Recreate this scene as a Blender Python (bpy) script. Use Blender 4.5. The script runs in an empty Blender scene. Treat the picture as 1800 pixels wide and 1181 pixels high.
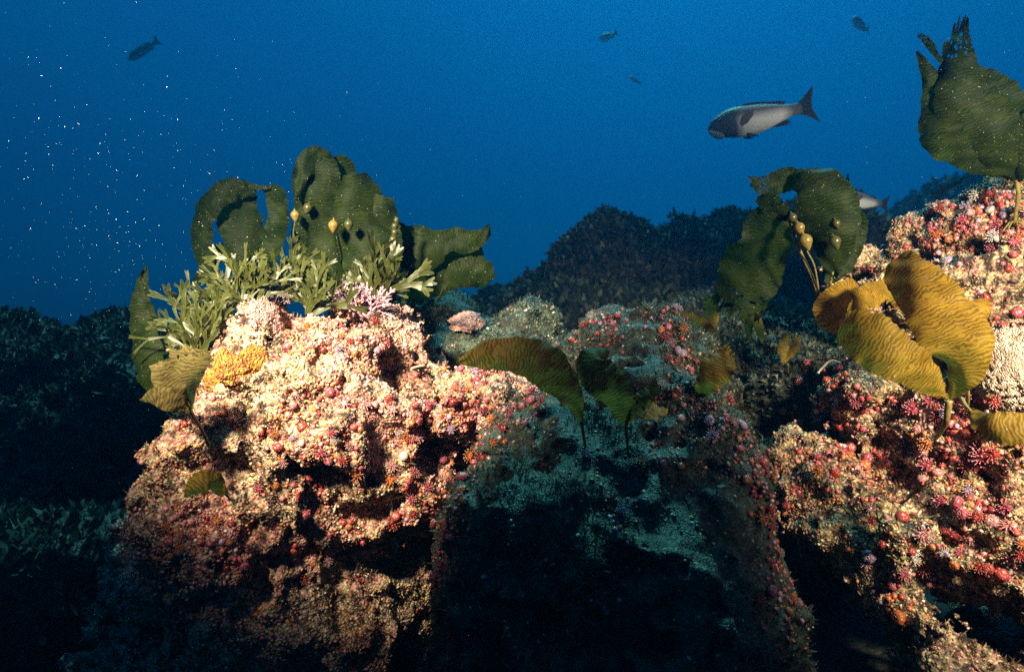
import bpy, bmesh, math, random
import numpy as np
from mathutils import Vector, Matrix
from mathutils.bvhtree import BVHTree
from mathutils.kdtree import KDTree

random.seed(7)
RNG = np.random.default_rng(11)
SC = bpy.context.scene
COL = SC.collection

# ------------------------------------------------------------------ camera
FPX, CX, CY, CZ = 1170.0, 900.0, 590.5, 1.0
cam_d = bpy.data.cameras.new('camera')
cam = bpy.data.objects.new('camera', cam_d)
COL.objects.link(cam)
cam.location = (0, 0, CZ)
cam.rotation_euler = (math.radians(90), 0, 0)
cam_d.sensor_width = 36
cam_d.lens = 36 * FPX / 1800
cam_d.clip_start, cam_d.clip_end = 0.02, 400
cam_d.dof.use_dof = True
cam_d.dof.focus_distance = 1.18
cam_d.dof.aperture_fstop = 4.5
SC.camera = cam

# ------------------------------------------------------------------ world: daylight filtered by the water
SUN_EL, SUN_AZ = math.radians(62), math.radians(20)       # azimuth measured from +Y towards +X
w = bpy.data.worlds.new('World')
SC.world = w
w.use_nodes = True
nt = w.node_tree
nt.nodes.clear()
out = nt.nodes.new('ShaderNodeOutputWorld')
bg = nt.nodes.new('ShaderNodeBackground')
sky = nt.nodes.new('ShaderNodeTexSky')
sky.sky_type = 'NISHITA'
sky.sun_disc = False
sky.sun_elevation = SUN_EL
sky.sun_rotation = SUN_AZ
tc = nt.nodes.new('ShaderNodeTexCoord')
sep = nt.nodes.new('ShaderNodeSeparateXYZ')
filt = nt.nodes.new('ShaderNodeValToRGB')                  # what the water column lets through, by slant
mul = nt.nodes.new('ShaderNodeMix')
mul.data_type, mul.blend_type = 'RGBA', 'MULTIPLY'
mul.inputs[0].default_value = 1
nt.links.new(tc.outputs['Generated'], sep.inputs[0])
nt.links.new(sep.outputs['Z'], filt.inputs[0])
nt.links.new(sky.outputs[0], mul.inputs[6])
nt.links.new(filt.outputs[0], mul.inputs[7])
nt.links.new(mul.outputs[2], bg.inputs[0])
nt.links.new(bg.outputs[0], out.inputs[0])
bg.inputs[1].default_value = 0.10
els = filt.color_ramp.elements
els[0].position, els[0].color = 0.0, (0.000, 0.045, 0.15, 1)
els[1].position, els[1].color = 1.0, (0.03, 0.50, 0.62, 1)
e = els.new(0.20); e.color = (0.000, 0.10, 0.26, 1)
e = els.new(0.45); e.color = (0.004, 0.25, 0.52, 1)

sun_d = bpy.data.lights.new('sun', 'SUN')
sun = bpy.data.objects.new('sun', sun_d)
COL.objects.link(sun)
sun_d.energy = 4.6
sun_d.angle = math.radians(12)
sun_d.color = (0.20, 0.82, 0.80)
sdir = Vector((math.sin(SUN_AZ) * math.cos(SUN_EL), math.cos(SUN_AZ) * math.cos(SUN_EL), math.sin(SUN_EL)))
sun.rotation_euler = sdir.to_track_quat('Z', 'Y').to_euler()

# the photographer's two flash lamps, on arms either side of the camera
def strobe(loc, aim, watts, cone, blend):
    d = bpy.data.lights.new('strobe', 'SPOT')
    o = bpy.data.objects.new('strobe', d)
    COL.objects.link(o)
    d.energy, d.spot_size, d.spot_blend = watts, math.radians(cone), blend
    d.shadow_soft_size = 0.07
    d.color = (1.0, 0.87, 0.62)
    o.location = loc
    o.rotation_euler = (Vector(aim) - Vector(loc)).to_track_quat('-Z', 'Y').to_euler()

def P(px, py, Y):
    return Vector(((px - CX) / FPX * Y, Y, CZ - (py - CY) / FPX * Y))

strobe((-0.66, 0.36, 1.55), P(590, 545, 1.30), 470, 52, 1.0)
strobe((0.88, 0.30, 1.28), P(1795, 605, 1.28), 228, 95, 1.0)

SC.view_settings.view_transform = 'Standard'
SC.view_settings.look = 'None'
SC.view_settings.exposure = 0
SC.view_settings.gamma = 1
SC.cycles.max_bounces = 6
SC.cycles.diffuse_bounces = 2
SC.cycles.glossy_bounces = 2
SC.cycles.transmission_bounces = 4
SC.cycles.volume_bounces = 0
SC.cycles.use_denoising = False
SC.cycles.transparent_max_bounces = 8
SC.cycles.caustics_reflective = False
SC.cycles.caustics_refractive = False

# ------------------------------------------------------------------ helpers
def tag(o, label=None, cat=None, group=None, kind=None):
    if label: o['label'] = label
    if cat: o['category'] = cat
    if group: o['group'] = group
    if kind: o['kind'] = kind
    return o

def empty(name, loc=(0, 0, 0), rot=None):
    o = bpy.data.objects.new(name, None)
    o.empty_display_size = 0.02
    COL.objects.link(o)
    o.location = loc
    if rot is not None: o.rotation_euler = rot
    return o

def np_mesh(name, V, F, mat=None, smooth=True, uv=None):
    """V (n,3), F (m,k) -> mesh"""
    V = np.ascontiguousarray(V, dtype=np.float32)
    F = np.ascontiguousarray(F, dtype=np.int32)
    me = bpy.data.meshes.new(name)
    m, k = F.shape
    me.vertices.add(len(V)); me.vertices.foreach_set('co', V.ravel())
    me.loops.add(m * k); me.loops.foreach_set('vertex_index', F.ravel())
    me.polygons.add(m); me.polygons.foreach_set('loop_start', np.arange(0, m * k, k, dtype=np.int32))
    me.update(calc_edges=True)
    me.validate()
    if uv is not None:
        ul = me.uv_layers.new(name='UVMap')
        ul.data.foreach_set('uv', np.ascontiguousarray(uv[F.ravel()], dtype=np.float32).ravel())
    if smooth:
        me.polygons.foreach_set('use_smooth', np.ones(m, dtype=bool))
    if mat: me.materials.append(mat)
    return me

def link(name, me, parent=None, loc=None):
    o = bpy.data.objects.new(name, me)
    COL.objects.link(o)
    if parent: o.parent = parent
    if loc is not None: o.location = loc
    return o

class MB:
    """collects pieces of one mesh"""
    def __init__(s): s.V, s.F, s.UV, s.M = [], [], [], []
    def add(s, V, F, uv=None, mi=0):
        b = len(s.V)
        s.V += [tuple(v) for v in V]
        s.F += [tuple(i + b for i in f) for f in F]
        s.UV += list(uv) if uv is not None else [(0, 0)] * len(V)
        s.M += [mi] * len(F)
    def mesh(s, name, mats, smooth=True):
        me = bpy.data.meshes.new(name)
        me.from_pydata(s.V, [], s.F)
        ul = me.uv_layers.new(name='UVMap')
        for lo in me.loops: ul.data[lo.index].uv = s.UV[lo.vertex_index]
        for m in mats: me.materials.append(m)
        for p, i in zip(me.polygons, s.M):
            p.material_index = i; p.use_smooth = smooth
        me.update()
        return me

def tube(mb, pts, rad, n=8, mi=0, cap=True):
    pts = [Vector(p) for p in pts]
    if not isinstance(rad, (list, tuple)): rad = [rad] * len(pts)
    V, F = [], []
    up = Vector((0.31, 0.2, 0.93))
    for i, p in enumerate(pts):
        t = (pts[min(i + 1, len(pts) - 1)] - pts[max(i - 1, 0)]).normalized()
        a = t.cross(up)
        if a.length < 1e-3: a = t.cross(Vector((1, 0, 0)))
        a.normalize(); b = t.cross(a)
        for k in range(n):
            an = 2 * math.pi * k / n
            V.append(p + (a * math.cos(an) + b * math.sin(an)) * rad[i])
    for i in range(len(pts) - 1):
        for k in range(n):
            F.append((i * n + k, i * n + (k + 1) % n, (i + 1) * n + (k + 1) % n, (i + 1) * n + k))
    if cap:
        V.append(pts[-1] + (pts[-1] - pts[-2]).normalized() * rad[-1] * 0.6)
        e = len(V) - 1; b0 = (len(pts) - 1) * n
        for k in range(n): F.append((b0 + k, b0 + (k + 1) % n, e))
        V.append(pts[0]); e = len(V) - 1
        for k in range(n): F.append(((k + 1) % n, k, e))
    mb.add(V, F, mi=mi)

def lathe(mb, prof, n=12, mi=0, M=None, ripple=0, waves=0):
    V, F = [], []
    for r, z in prof:
        for k in range(n):
            an = 2 * math.pi * k / n
            rr = r * (1 + ripple * math.cos(waves * an))
            v = Vector((rr * math.cos(an), rr * math.sin(an), z))
            V.append(M @ v if M else v)
    for i in range(len(prof) - 1):
        for k in range(n):
            F.append((i * n + k, i * n + (k + 1) % n, (i + 1) * n + (k + 1) % n, (i + 1) * n + k))
    mb.add(V, F, mi=mi)

def spline(pts, n):
    """Catmull-Rom through rows of numbers"""
    A = np.array(pts, dtype=float)
    A = np.vstack([2 * A[0] - A[1], A, 2 * A[-1] - A[-2]])
    k = len(pts) - 1
    res = []
    for t in np.linspace(0, k - 1e-9, n):
        i = int(t); u = t - i
        p0, p1, p2, p3 = A[i], A[i + 1], A[i + 2], A[i + 3]
        res.append(0.5 * (2 * p1 + (p2 - p0) * u + (2 * p0 - 5 * p1 + 4 * p2 - p3) * u * u + (3 * p1 - p0 - 3 * p2 + p3) * u ** 3))
    return np.array(res)

# ---- vectorised gradient noise
_perm = RNG.permutation(256).astype(np.int32)
_perm = np.concatenate([_perm, _perm, _perm])
_g = RNG.normal(size=(256, 3)).astype(np.float32)
_g /= np.linalg.norm(_g, axis=1)[:, None]
def pn(p, s=1.0, off=0.0):
    p = (p * s + off).astype(np.float32)
    i = np.floor(p).astype(np.int32)
    f = p - i
    i &= 255
    u = f * f * f * (f * (f * 6 - 15) + 10)
    r = 0
    for dx in (0, 1):
        for dy in (0, 1):
            for dz in (0, 1):
                h = _perm[_perm[_perm[(i[:, 0] + dx) & 255] + ((i[:, 1] + dy) & 255)] + ((i[:, 2] + dz) & 255)]
                g = _g[h]
                d = g[:, 0] * (f[:, 0] - dx) + g[:, 1] * (f[:, 1] - dy) + g[:, 2] * (f[:, 2] - dz)
                wx = u[:, 0] if dx else 1 - u[:, 0]
                wy = u[:, 1] if dy else 1 - u[:, 1]
                wz = u[:, 2] if dz else 1 - u[:, 2]
                r = r + d * wx * wy * wz
    return r * 1.5

def surface_nets(D, org, h):
    S = D < 0
    nx, ny, nz = D.shape
    c = np.zeros((nx - 1, ny - 1, nz - 1), dtype=np.uint8)
    for a in (0, 1):
        for b in (0, 1):
            for d in (0, 1):
                c += S[a:nx - 1 + a, b:ny - 1 + b, d:nz - 1 + d]
    act = (c > 0) & (c < 8)
    I = np.argwhere(act)
    ids = np.full(c.shape, -1, dtype=np.int32)
    ids[act] = np.arange(len(I))
    cor = [(a, b, d) for a in (0, 1) for b in (0, 1) for d in (0, 1)]
    val = np.stack([D[I[:, 0] + a, I[:, 1] + b, I[:, 2] + d] for a, b, d in cor], 1)
    sm = np.zeros((len(I), 3)); ct = np.zeros(len(I))
    for i, ci in enumerate(cor):
        for j, cj in enumerate(cor):
            if j > i and sum(abs(x - y) for x, y in zip(ci, cj)) == 1:
                v0, v1 = val[:, i], val[:, j]
                m = (v0 < 0) != (v1 < 0)
                t = np.where(m, v0 / np.where(m, v0 - v1, 1), 0)[:, None]
                pos = np.array(ci) + (np.array(cj) - np.array(ci)) * t
                sm += np.where(m[:, None], pos, 0); ct += m
    V = (I + sm / ct[:, None]) * h + org
    Fs = []
    for ax in range(3):
        sl0 = [slice(None)] * 3; sl1 = [slice(None)] * 3
        sl0[ax] = slice(0, -1); sl1[ax] = slice(1, None)
        a0, a1 = S[tuple(sl0)], S[tuple(sl1)]
        E = np.argwhere(a0 != a1)
        u, v = [(1, 2), (2, 0), (0, 1)][ax]
        ok = (E[:, u] >= 1) & (E[:, v] >= 1) & (E[:, u] < D.shape[u] - 1) & (E[:, v] < D.shape[v] - 1)
        E = E[ok]
        q = []
        for du, dv in ((-1, -1), (0, -1), (0, 0), (-1, 0)):
            X = E.copy(); X[:, u] += du; X[:, v] += dv
            q.append(ids[X[:, 0], X[:, 1], X[:, 2]])
        q = np.stack(q, 1)
        flip = ~S[E[:, 0], E[:, 1], E[:, 2]]
        q[flip] = q[flip][:, ::-1]
        Fs.append(q)
    F = np.concatenate(Fs)
    F = F[(F >= 0).all(1)]
    return V, F

# ------------------------------------------------------------------ materials
def mat(name):
    m = bpy.data.materials.new(name)
    m.use_nodes = True
    n = m.node_tree
    b = n.nodes['Principled BSDF']
    return m, n, b
def N(n, t, **kw):
    x = n.nodes.new(t)
    for k, v in kw.items(): setattr(x, k, v)
    return x
def ramp(n, src, stops, interp='LINEAR'):
    r = N(n, 'ShaderNodeValToRGB')
    r.color_ramp.interpolation = interp
    el = r.color_ramp.elements
    while len(el) < len(stops): el.new(0.5)
    for e, (p, c) in zip(el, stops):
        e.position = p; e.color = tuple(c) + (1,) if len(c) == 3 else c
    n.links.new(src, r.inputs[0])
    return r.outputs[0]
def mixc(n, fac, a, b, mode='MIX'):
    m = N(n, 'ShaderNodeMix', data_type='RGBA', blend_type=mode)
    for i, v in ((0, fac), (6, a), (7, b)):
        if hasattr(v, 'is_output'): n.links.new(v, m.inputs[i])
        elif isinstance(v, (int, float)): m.inputs[i].default_value = v
        else: m.inputs[i].default_value = tuple(v) + (1,)
    return m.outputs[2]
def noise(n, vec, scale, detail=3, rough=0.6, dist=0.0):
    t = N(n, 'ShaderNodeTexNoise')
    t.inputs['Scale'].default_value = scale
    t.inputs['Detail'].default_value = detail
    t.inputs['Roughness'].default_value = rough
    t.inputs['Distortion'].default_value = dist
    n.links.new(vec, t.inputs['Vector'])
    return t.outputs['Fac']

def rock_mat(name, pal, patch, dark, grain=170.0, dark_cut=0.45, bump=0.9):
    """crusted reef rock: patches of crust, a fine granular growth with random cell colours, a darker tone where the bump dips"""
    m, n, b = mat(name)
    tc = N(n, 'ShaderNodeTexCoord').outputs['Object']
    big = ramp(n, noise(n, tc, 7.0, 4, 0.65), patch)
    vor = N(n, 'ShaderNodeTexVoronoi')
    vor.inputs['Scale'].default_value = grain
    n.links.new(tc, vor.inputs['Vector'])
    sp = N(n, 'ShaderNodeSeparateColor'); n.links.new(vor.outputs['Color'], sp.inputs[0])
    cell = ramp(n, sp.outputs[0], pal, 'CONSTANT')
    col = mixc(n, 0.55, big, cell)
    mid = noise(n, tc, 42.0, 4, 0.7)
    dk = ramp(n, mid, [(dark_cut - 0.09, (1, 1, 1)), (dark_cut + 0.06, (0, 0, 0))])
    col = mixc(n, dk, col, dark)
    val = ramp(n, sp.outputs[1], [(0, (0.45, 0.45, 0.45)), (1, (1.15, 1.15, 1.15))])
    col = mixc(n, 1.0, col, val, 'MULTIPLY')
    n.links.new(col, b.inputs['Base Color'])
    b.inputs['Roughness'].default_value = 0.6
    b.inputs['Specular IOR Level'].default_value = 0.35
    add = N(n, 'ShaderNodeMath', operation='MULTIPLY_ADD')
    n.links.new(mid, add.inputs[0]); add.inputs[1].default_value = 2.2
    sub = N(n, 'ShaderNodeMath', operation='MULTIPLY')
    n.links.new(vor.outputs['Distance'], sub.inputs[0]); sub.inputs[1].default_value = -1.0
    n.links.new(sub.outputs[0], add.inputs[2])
    bp = N(n, 'ShaderNodeBump')
    bp.inputs['Strength'].default_value = bump
    bp.inputs['Distance'].default_value = 0.006
    n.links.new(add.outputs[0], bp.inputs['Height'])
    n.links.new(bp.outputs[0], b.inputs['Normal'])
    return m

CREAM, PINK, ROSE, ORNG = (0.58, 0.45, 0.23), (0.64, 0.27, 0.24), (0.45, 0.09, 0.09), (0.62, 0.24, 0.06)
OLIV, TEALG, BLK = (0.20, 0.19, 0.07), (0.13, 0.17, 0.12), (0.018, 0.016, 0.012)
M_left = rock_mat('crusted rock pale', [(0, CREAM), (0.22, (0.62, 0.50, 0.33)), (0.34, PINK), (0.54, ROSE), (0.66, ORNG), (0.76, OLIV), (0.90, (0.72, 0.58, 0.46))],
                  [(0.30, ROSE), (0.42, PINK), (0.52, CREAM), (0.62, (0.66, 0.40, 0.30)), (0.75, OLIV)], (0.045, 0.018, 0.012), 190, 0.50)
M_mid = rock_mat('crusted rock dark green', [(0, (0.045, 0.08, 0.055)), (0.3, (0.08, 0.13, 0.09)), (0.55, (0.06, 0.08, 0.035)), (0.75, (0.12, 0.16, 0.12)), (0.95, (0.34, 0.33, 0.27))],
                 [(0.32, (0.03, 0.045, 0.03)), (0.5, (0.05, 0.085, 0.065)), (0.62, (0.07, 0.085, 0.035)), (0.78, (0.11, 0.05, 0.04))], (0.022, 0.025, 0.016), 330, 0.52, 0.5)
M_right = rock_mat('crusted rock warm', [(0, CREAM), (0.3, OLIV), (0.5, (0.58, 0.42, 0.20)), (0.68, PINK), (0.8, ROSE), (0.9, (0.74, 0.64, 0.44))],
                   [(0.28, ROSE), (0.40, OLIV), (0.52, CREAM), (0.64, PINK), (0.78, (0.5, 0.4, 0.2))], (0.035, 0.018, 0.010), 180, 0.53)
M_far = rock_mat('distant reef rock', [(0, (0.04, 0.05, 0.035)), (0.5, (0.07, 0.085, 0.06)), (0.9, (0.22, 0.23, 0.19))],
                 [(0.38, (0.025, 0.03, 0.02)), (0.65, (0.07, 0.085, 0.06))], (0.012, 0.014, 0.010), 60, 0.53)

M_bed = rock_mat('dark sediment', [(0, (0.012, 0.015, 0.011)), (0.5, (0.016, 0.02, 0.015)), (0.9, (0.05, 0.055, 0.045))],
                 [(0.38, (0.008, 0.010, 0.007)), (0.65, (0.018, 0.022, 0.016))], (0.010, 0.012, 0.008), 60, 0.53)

# ------------------------------------------------------------------ seabed
def seabed_h(x, y):
    r = np.sqrt(x ** 2 + (y - 1.4) ** 2)
    base = 0.36 - 1.5 * np.clip((r - 1.2) / 4.0, 0, 1) ** 1.3
    base = base - 0.45 * np.clip((-x - 0.68) / 0.25, 0, 1) * np.clip((3.0 - y) / 1.0, 0, 1)
    q = np.stack([x, y, np.zeros_like(x)], 1)
    return base + 0.05 * pn(q, 2.3) + 0.10 * pn(q, 0.6) + 0.02 * pn(q, 7)
g = np.sinh(np.linspace(-5.2, 5.2, 190)) / np.sinh(5.2) * 45
gx, gy = np.meshgrid(g, g + 1.2, indexing='ij')
V = np.stack([gx.ravel(), gy.ravel(), np.zeros(gx.size)], 1)
V[:, 2] = seabed_h(V[:, 0], V[:, 1])
n_ = len(g)
ii, jj = np.meshgrid(np.arange(n_ - 1), np.arange(n_ - 1), indexing='ij')
a = (ii * n_ + jj).ravel()
F = np.stack([a, a + n_, a + n_ + 1, a + 1], 1)
tag(link('seabed', np_mesh('seabed', V, F, M_bed)), kind='structure')

# ------------------------------------------------------------------ boulders
def smin(a, b, k):
    h = np.clip(0.5 + 0.5 * (b - a) / k, 0, 1)
    return b + (a - b) * h - k * h * (1 - h)

ROCKS = {}
def boulder(name, lumps, h, material, label, carve=(), amp=1.0, k=0.05, seed=0.0, zmin=0.3, cat='boulder', freq=1.0):
    C = []
    for px, py, Y, rx, ry, rd in lumps:
        c = P(px, py, Y)
        C.append((np.array(c), np.array((rx / FPX * Y, rd, ry / FPX * Y))))
    lo = np.min([c - r for c, r in C], 0) - 0.06 * amp - 2 * h
    hi = np.max([c + r for c, r in C], 0) + 0.06 * amp + 2 * h
    lo[2] = max(lo[2], zmin)
    dim = np.ceil((hi - lo) / h).astype(int) + 1
    ax = [lo[i] + np.arange(dim[i]) * h for i in range(3)]
    D = None
    for c, r in C:
        q = [((ax[i] - c[i]) / r[i]).astype(np.float32) for i in range(3)]
        s1 = (q[0] ** 2)[:, None, None] + (q[1] ** 2)[None, :, None] + (q[2] ** 2)[None, None, :]
        s2 = ((q[0] / r[0]) ** 2)[:, None, None] + ((q[1] / r[1]) ** 2)[None, :, None] + ((q[2] / r[2]) ** 2)[None, None, :]
        k0 = np.sqrt(s1)
        d = k0 * (k0 - 1) / np.sqrt(s2 + 1e-9)
        D = d if D is None else smin(D, d, k)
    for px, py, Y, rx, ry, rd in carve:
        c = np.array(P(px, py, Y)); r = np.array((rx / FPX * Y, rd, ry / FPX * Y))
        q = [((ax[i] - c[i]) / r[i]).astype(np.float32) for i in range(3)]
        s1 = np.sqrt((q[0] ** 2)[:, None, None] + (q[1] ** 2)[None, :, None] + (q[2] ** 2)[None, None, :])
        d = (s1 - 1) * r.min()
        D = -smin(-D, d, 0.03)
    m = np.abs(D) < 0.10 * amp + 2 * h
    I = np.argwhere(m)
    p = (lo + I * h).astype(np.float32)
    f = freq
    nz = 0.055 * pn(p, 5.0 * f, seed) + 0.040 * (0.28 - np.abs(pn(p, 11.0 * f, seed + 9))) + 0.022 * pn(p, 24.0 * f, seed + 3) \
        + 0.018 * (0.25 - np.abs(pn(p, 44.0 * f, seed + 5))) + 0.007 * pn(p, 95.0 * f, seed + 1)
    D[m] -= amp * nz.astype(np.float32)
    # close the bottom at zmin
    D[:, :, 0] = np.maximum(D[:, :, 0], h)
    V, F = surface_nets(D, lo, h)
    base = np.array(((lo[0] + hi[0]) / 2, (lo[1] + hi[1]) / 2, lo[2]))
    me = np_mesh(name, V - base, F, material)
    o = link(name, me, loc=base)
    tag(o, label, cat)
    # scatter data
    a_, b_, c_, d_ = (V[F[:, i]] for i in range(4))
    nr = np.cross(c_ - a_, d_ - b_)
    ar = np.linalg.norm(nr, axis=1) * 0.5
    nr = nr / (2 * ar[:, None] + 1e-12)
    ROCKS[label] = dict(o=o, V=V, F=F, n=nr, a=ar)
    return o

VOX = 0.0065
A_ = 'pale pink and cream crusted boulder on the left under the forked seaweed'
C_ = 'dark rounded boulder in the middle with red anemones along its edges'
D_ = 'brightly lit boulder on the right carrying the golden kelp blades'
B_ = 'low green ledge with a pink knob behind the middle boulder'
M_ = 'dark teal sloping rock between the middle and right boulders'
F_ = 'bushy dark reef mound in the middle distance below the swimming fish'
G_ = 'dark blue rock mound at the far left edge'
H_ = 'faint far ridge rising behind the right boulder'
boulder('boulder', [
    (530, 800, 1.36, 215, 215, .26), (468, 606, 1.28, 62, 66, .09), (600, 625, 1.34, 85, 78, .13), (672, 620, 1.38, 66, 76, .13),
    (415, 765, 1.24, 90, 95, .14), (430, 680, 1.25, 85, 75, .12), (385, 915, 1.24, 105, 100, .16), (330, 1010, 1.30, 130, 110, .18), (700, 760, 1.36, 90, 150, .14), (835, 712, 1.36, 125, 78, .15), (765, 810, 1.38, 85, 115, .15),
    (500, 1050, 1.37, 255, 130, .25), (300, 1150, 1.32, 140, 80, .2), (720, 1010, 1.54, 150, 150, .2), (600, 1270, 1.5, 420, 150, .3)],
    VOX, M_left, A_, carve=[(570, 865, 1.10, 75, 62, .13), (700, 650, 1.24, 26, 62, .08), (745, 740, 1.24, 26, 70, .09), (650, 930, 1.14, 60, 40, .1), (455, 615, 1.17, 40, 22, .06)], seed=2.0)
boulder('boulder', [
    (1075, 960, 1.16, 265, 225, .30), (1240, 860, 1.12, 85, 150, .17), (880, 920, 1.12, 85, 150, .18), (1100, 628, 1.34, 112, 82, .12),
    (1130, 720, 1.27, 145, 85, .15), (960, 790, 1.18, 110, 90, .15), (1320, 1040, 1.12, 48, 150, .13), (820, 1080, 1.12, 55, 130, .14), (1090, 1240, 1.15, 280, 150, .3), (1010, 630, 1.36, 32, 40, .06), (740, 880, 1.62, 130, 170, .2), (1080, 1090, 1.12, 235, 140, .28)],
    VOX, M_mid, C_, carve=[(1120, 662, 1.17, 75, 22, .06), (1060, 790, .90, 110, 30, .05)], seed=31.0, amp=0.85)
boulder('boulder', [
    (1730, 740, 1.36, 225, 150, .26), (1785, 660, 1.20, 100, 85, .14), (1660, 530, 1.46, 150, 70, .16), (1750, 415, 1.50, 125, 78, .14), (1615, 425, 1.56, 55, 55, .1), (1505, 470, 1.52, 40, 45, .07),
    (1500, 690, 1.34, 70, 55, .12), (1560, 930, 1.24, 150, 50, .14), (1700, 930, 1.18, 90, 110, .14), (1440, 850, 1.36, 60, 95, .15), (1760, 1030, 1.14, 110, 65, .13), (1850, 880, 1.2, 140, 180, .2),
    (1590, 1075, 1.12, 65, 38, .09), (1690, 1200, 1.02, 110, 70, .12), (1900, 1250, 1.3, 300, 150, .3), (1500, 1250, 1.6, 150, 100, .2)],
    VOX, M_right, D_, carve=[(1575, 825, 1.13, 95, 72, .16), (1450, 1090, 1.10, 95, 85, .22), (1800, 1140, 1.0, 75, 28, .1)], seed=57.0)
boulder('boulder', [
    (870, 610, 1.62, 140, 55, .16), (928, 562, 1.58, 38, 34, .06), (820, 570, 1.55, 28, 28, .05), (770, 560, 1.75, 80, 45, .15), (900, 700, 1.65, 200, 90, .2)],
    0.008, M_mid, B_, seed=71.0, amp=0.7)
boulder('boulder', [
    (1390, 720, 1.75, 150, 125, .25), (1310, 620, 2.0, 130, 80, .3), (1440, 640, 1.9, 120, 70, .25), (1350, 900, 1.7, 120, 150, .25), (1250, 580, 2.2, 90, 60, .25)],
    0.010, M_far, M_, seed=83.0)
boulder('reef_mound', [
    (1062, 475, 4.1, 42, 84, .3), (1012, 505, 4.0, 36, 55, .3), (1115, 490, 4.0, 42, 58, .3), (990, 525, 4.0, 55, 40, .4), (1200, 480, 4.1, 110, 70, .4), (1320, 450, 4.0, 95, 70, .4), (1430, 440, 3.9, 110, 85, .4), (890, 545, 4.0, 55, 26, .35), (1150, 590, 3.8, 330, 80, .7), (1600, 480, 4.2, 160, 90, .5)],
    0.028, M_far, F_, seed=97.0, amp=2.0, freq=0.45, zmin=-0.9, cat='reef', k=0.12)
boulder('reef_mound', [
    (40, 660, 2.7, 140, 95, .4), (190, 650, 2.5, 85, 85, .3), (120, 800, 2.4, 250, 150, .4), (-150, 700, 2.7, 180, 150, .5), (0, 950, 2.2, 330, 150, .4), (-60, 1060, 1.9, 320, 170, .35), (130, 1010, 1.8, 110, 90, .2), (-40, 1075, 1.95, 270, 130, .3), (300, 760, 2.4, 120, 170, .3)],
    0.018, M_far, G_, seed=113.0, amp=1.4, freq=0.6, zmin=-0.5, cat='reef', k=0.09)
boulder('reef_mound', [
    (1560, 440, 7.0, 140, 45, .9), (1680, 400, 7.0, 110, 62, .9), (1800, 380, 7.0, 160, 80, 1.0), (1650, 540, 7, 300, 110, 1.2)],
    0.05, M_far, H_, seed=131.0, amp=2.6, freq=0.35, zmin=-1.4, cat='reef', k=0.2)

# one ray-casting tree per boulder, from world coordinates
BVH = {k: BVHTree.FromPolygons(r['V'].tolist(), r['F'].tolist()) for k, r in ROCKS.items()}
def hit(px, py, only=None):
    o = Vector((0, 0, CZ)); d = (P(px, py, 1.0) - o).normalized()
    best = None
    for k, t in BVH.items():
        h = t.ray_cast(o, d, 12)
        if h[0] is not None and (best is None or h[3] < best[2]): best = (h[0], h[1], h[3], k)
    if best is None or (only and best[3] not in only): return None
    return best
# ------------------------------------------------------------------ fine crust growing on the rock (nobody could count it)
def frame_to(nrm):
    """rows of rotation frames whose z is nrm, spun at random"""
    n = nrm / (np.linalg.norm(nrm, axis=1)[:, None] + 1e-9)
    r = RNG.normal(size=n.shape)
    x = np.cross(r, n); x /= np.linalg.norm(x, axis=1)[:, None] + 1e-9
    y = np.cross(n, x)
    return np.stack([x, y, n], 2)

def sample(label, count, thresh=-9, freq=9.0, seed=0.0, up=None, ymax=0.35):
    r = ROCKS[label]
    wgt = r['a'] * (r['n'][:, 1] < ymax)
    cen = r['V'][r['F'][:, 0]]
    dens = np.clip((pn(cen, freq, seed) - thresh) * 2.5, 0.0, 1) if thresh > -5 else 1
    wgt = wgt * (dens + 0.04)
    if up is not None: wgt = wgt * np.clip(r['n'][:, 2] + up, 0.0, 1)
    i = RNG.choice(len(wgt), count, p=wgt / wgt.sum())
    u, v = RNG.random(count)[:, None], RNG.random(count)[:, None]
    q = r['V'][r['F'][i]]
    pos = (q[:, 0] * (1 - u) + q[:, 1] * u) * (1 - v) + (q[:, 3] * (1 - u) + q[:, 2] * u) * v
    return pos, r['n'][i]

def ico(sub):
    bm = bmesh.new(); bmesh.ops.create_icosphere(bm, subdivisions=sub, radius=1)
    V = np.array([v.co[:] for v in bm.verts]); F = np.array([[v.index for v in f.verts] for f in bm.faces]); bm.free()
    return V, F
ICO1, ICO2 = ico(1), ico(2)

def scatter_mesh(name, pos, nrm, size, proto, material, squash=(1, 1, 1), jitter=0.25, lift=0.2, lean=0.0):
    V0, F0 = proto
    n = len(pos)
    nn = nrm + RNG.normal(size=nrm.shape) * lean
    R = frame_to(nn)
    S = size[:, None] * np.array(squash)[None, :] * (1 + RNG.normal(size=(n, 3)) * jitter * 0.6).clip(0.4, 1.8)
    L = V0[None] * (1 + RNG.normal(size=(n, len(V0), 1)) * jitter * 0.5)
    W = np.einsum('nij,nvj->nvi', R, L * S[:, None, :])
    W += (pos + R[:, :, 2] * (size * squash[2] * lift)[:, None])[:, None, :]
    F = (F0[None] + (np.arange(n) * len(V0))[:, None, None]).reshape(-1, F0.shape[1])
    return np_mesh(name, W.reshape(-1, 3), F, material, smooth=True)

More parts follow.
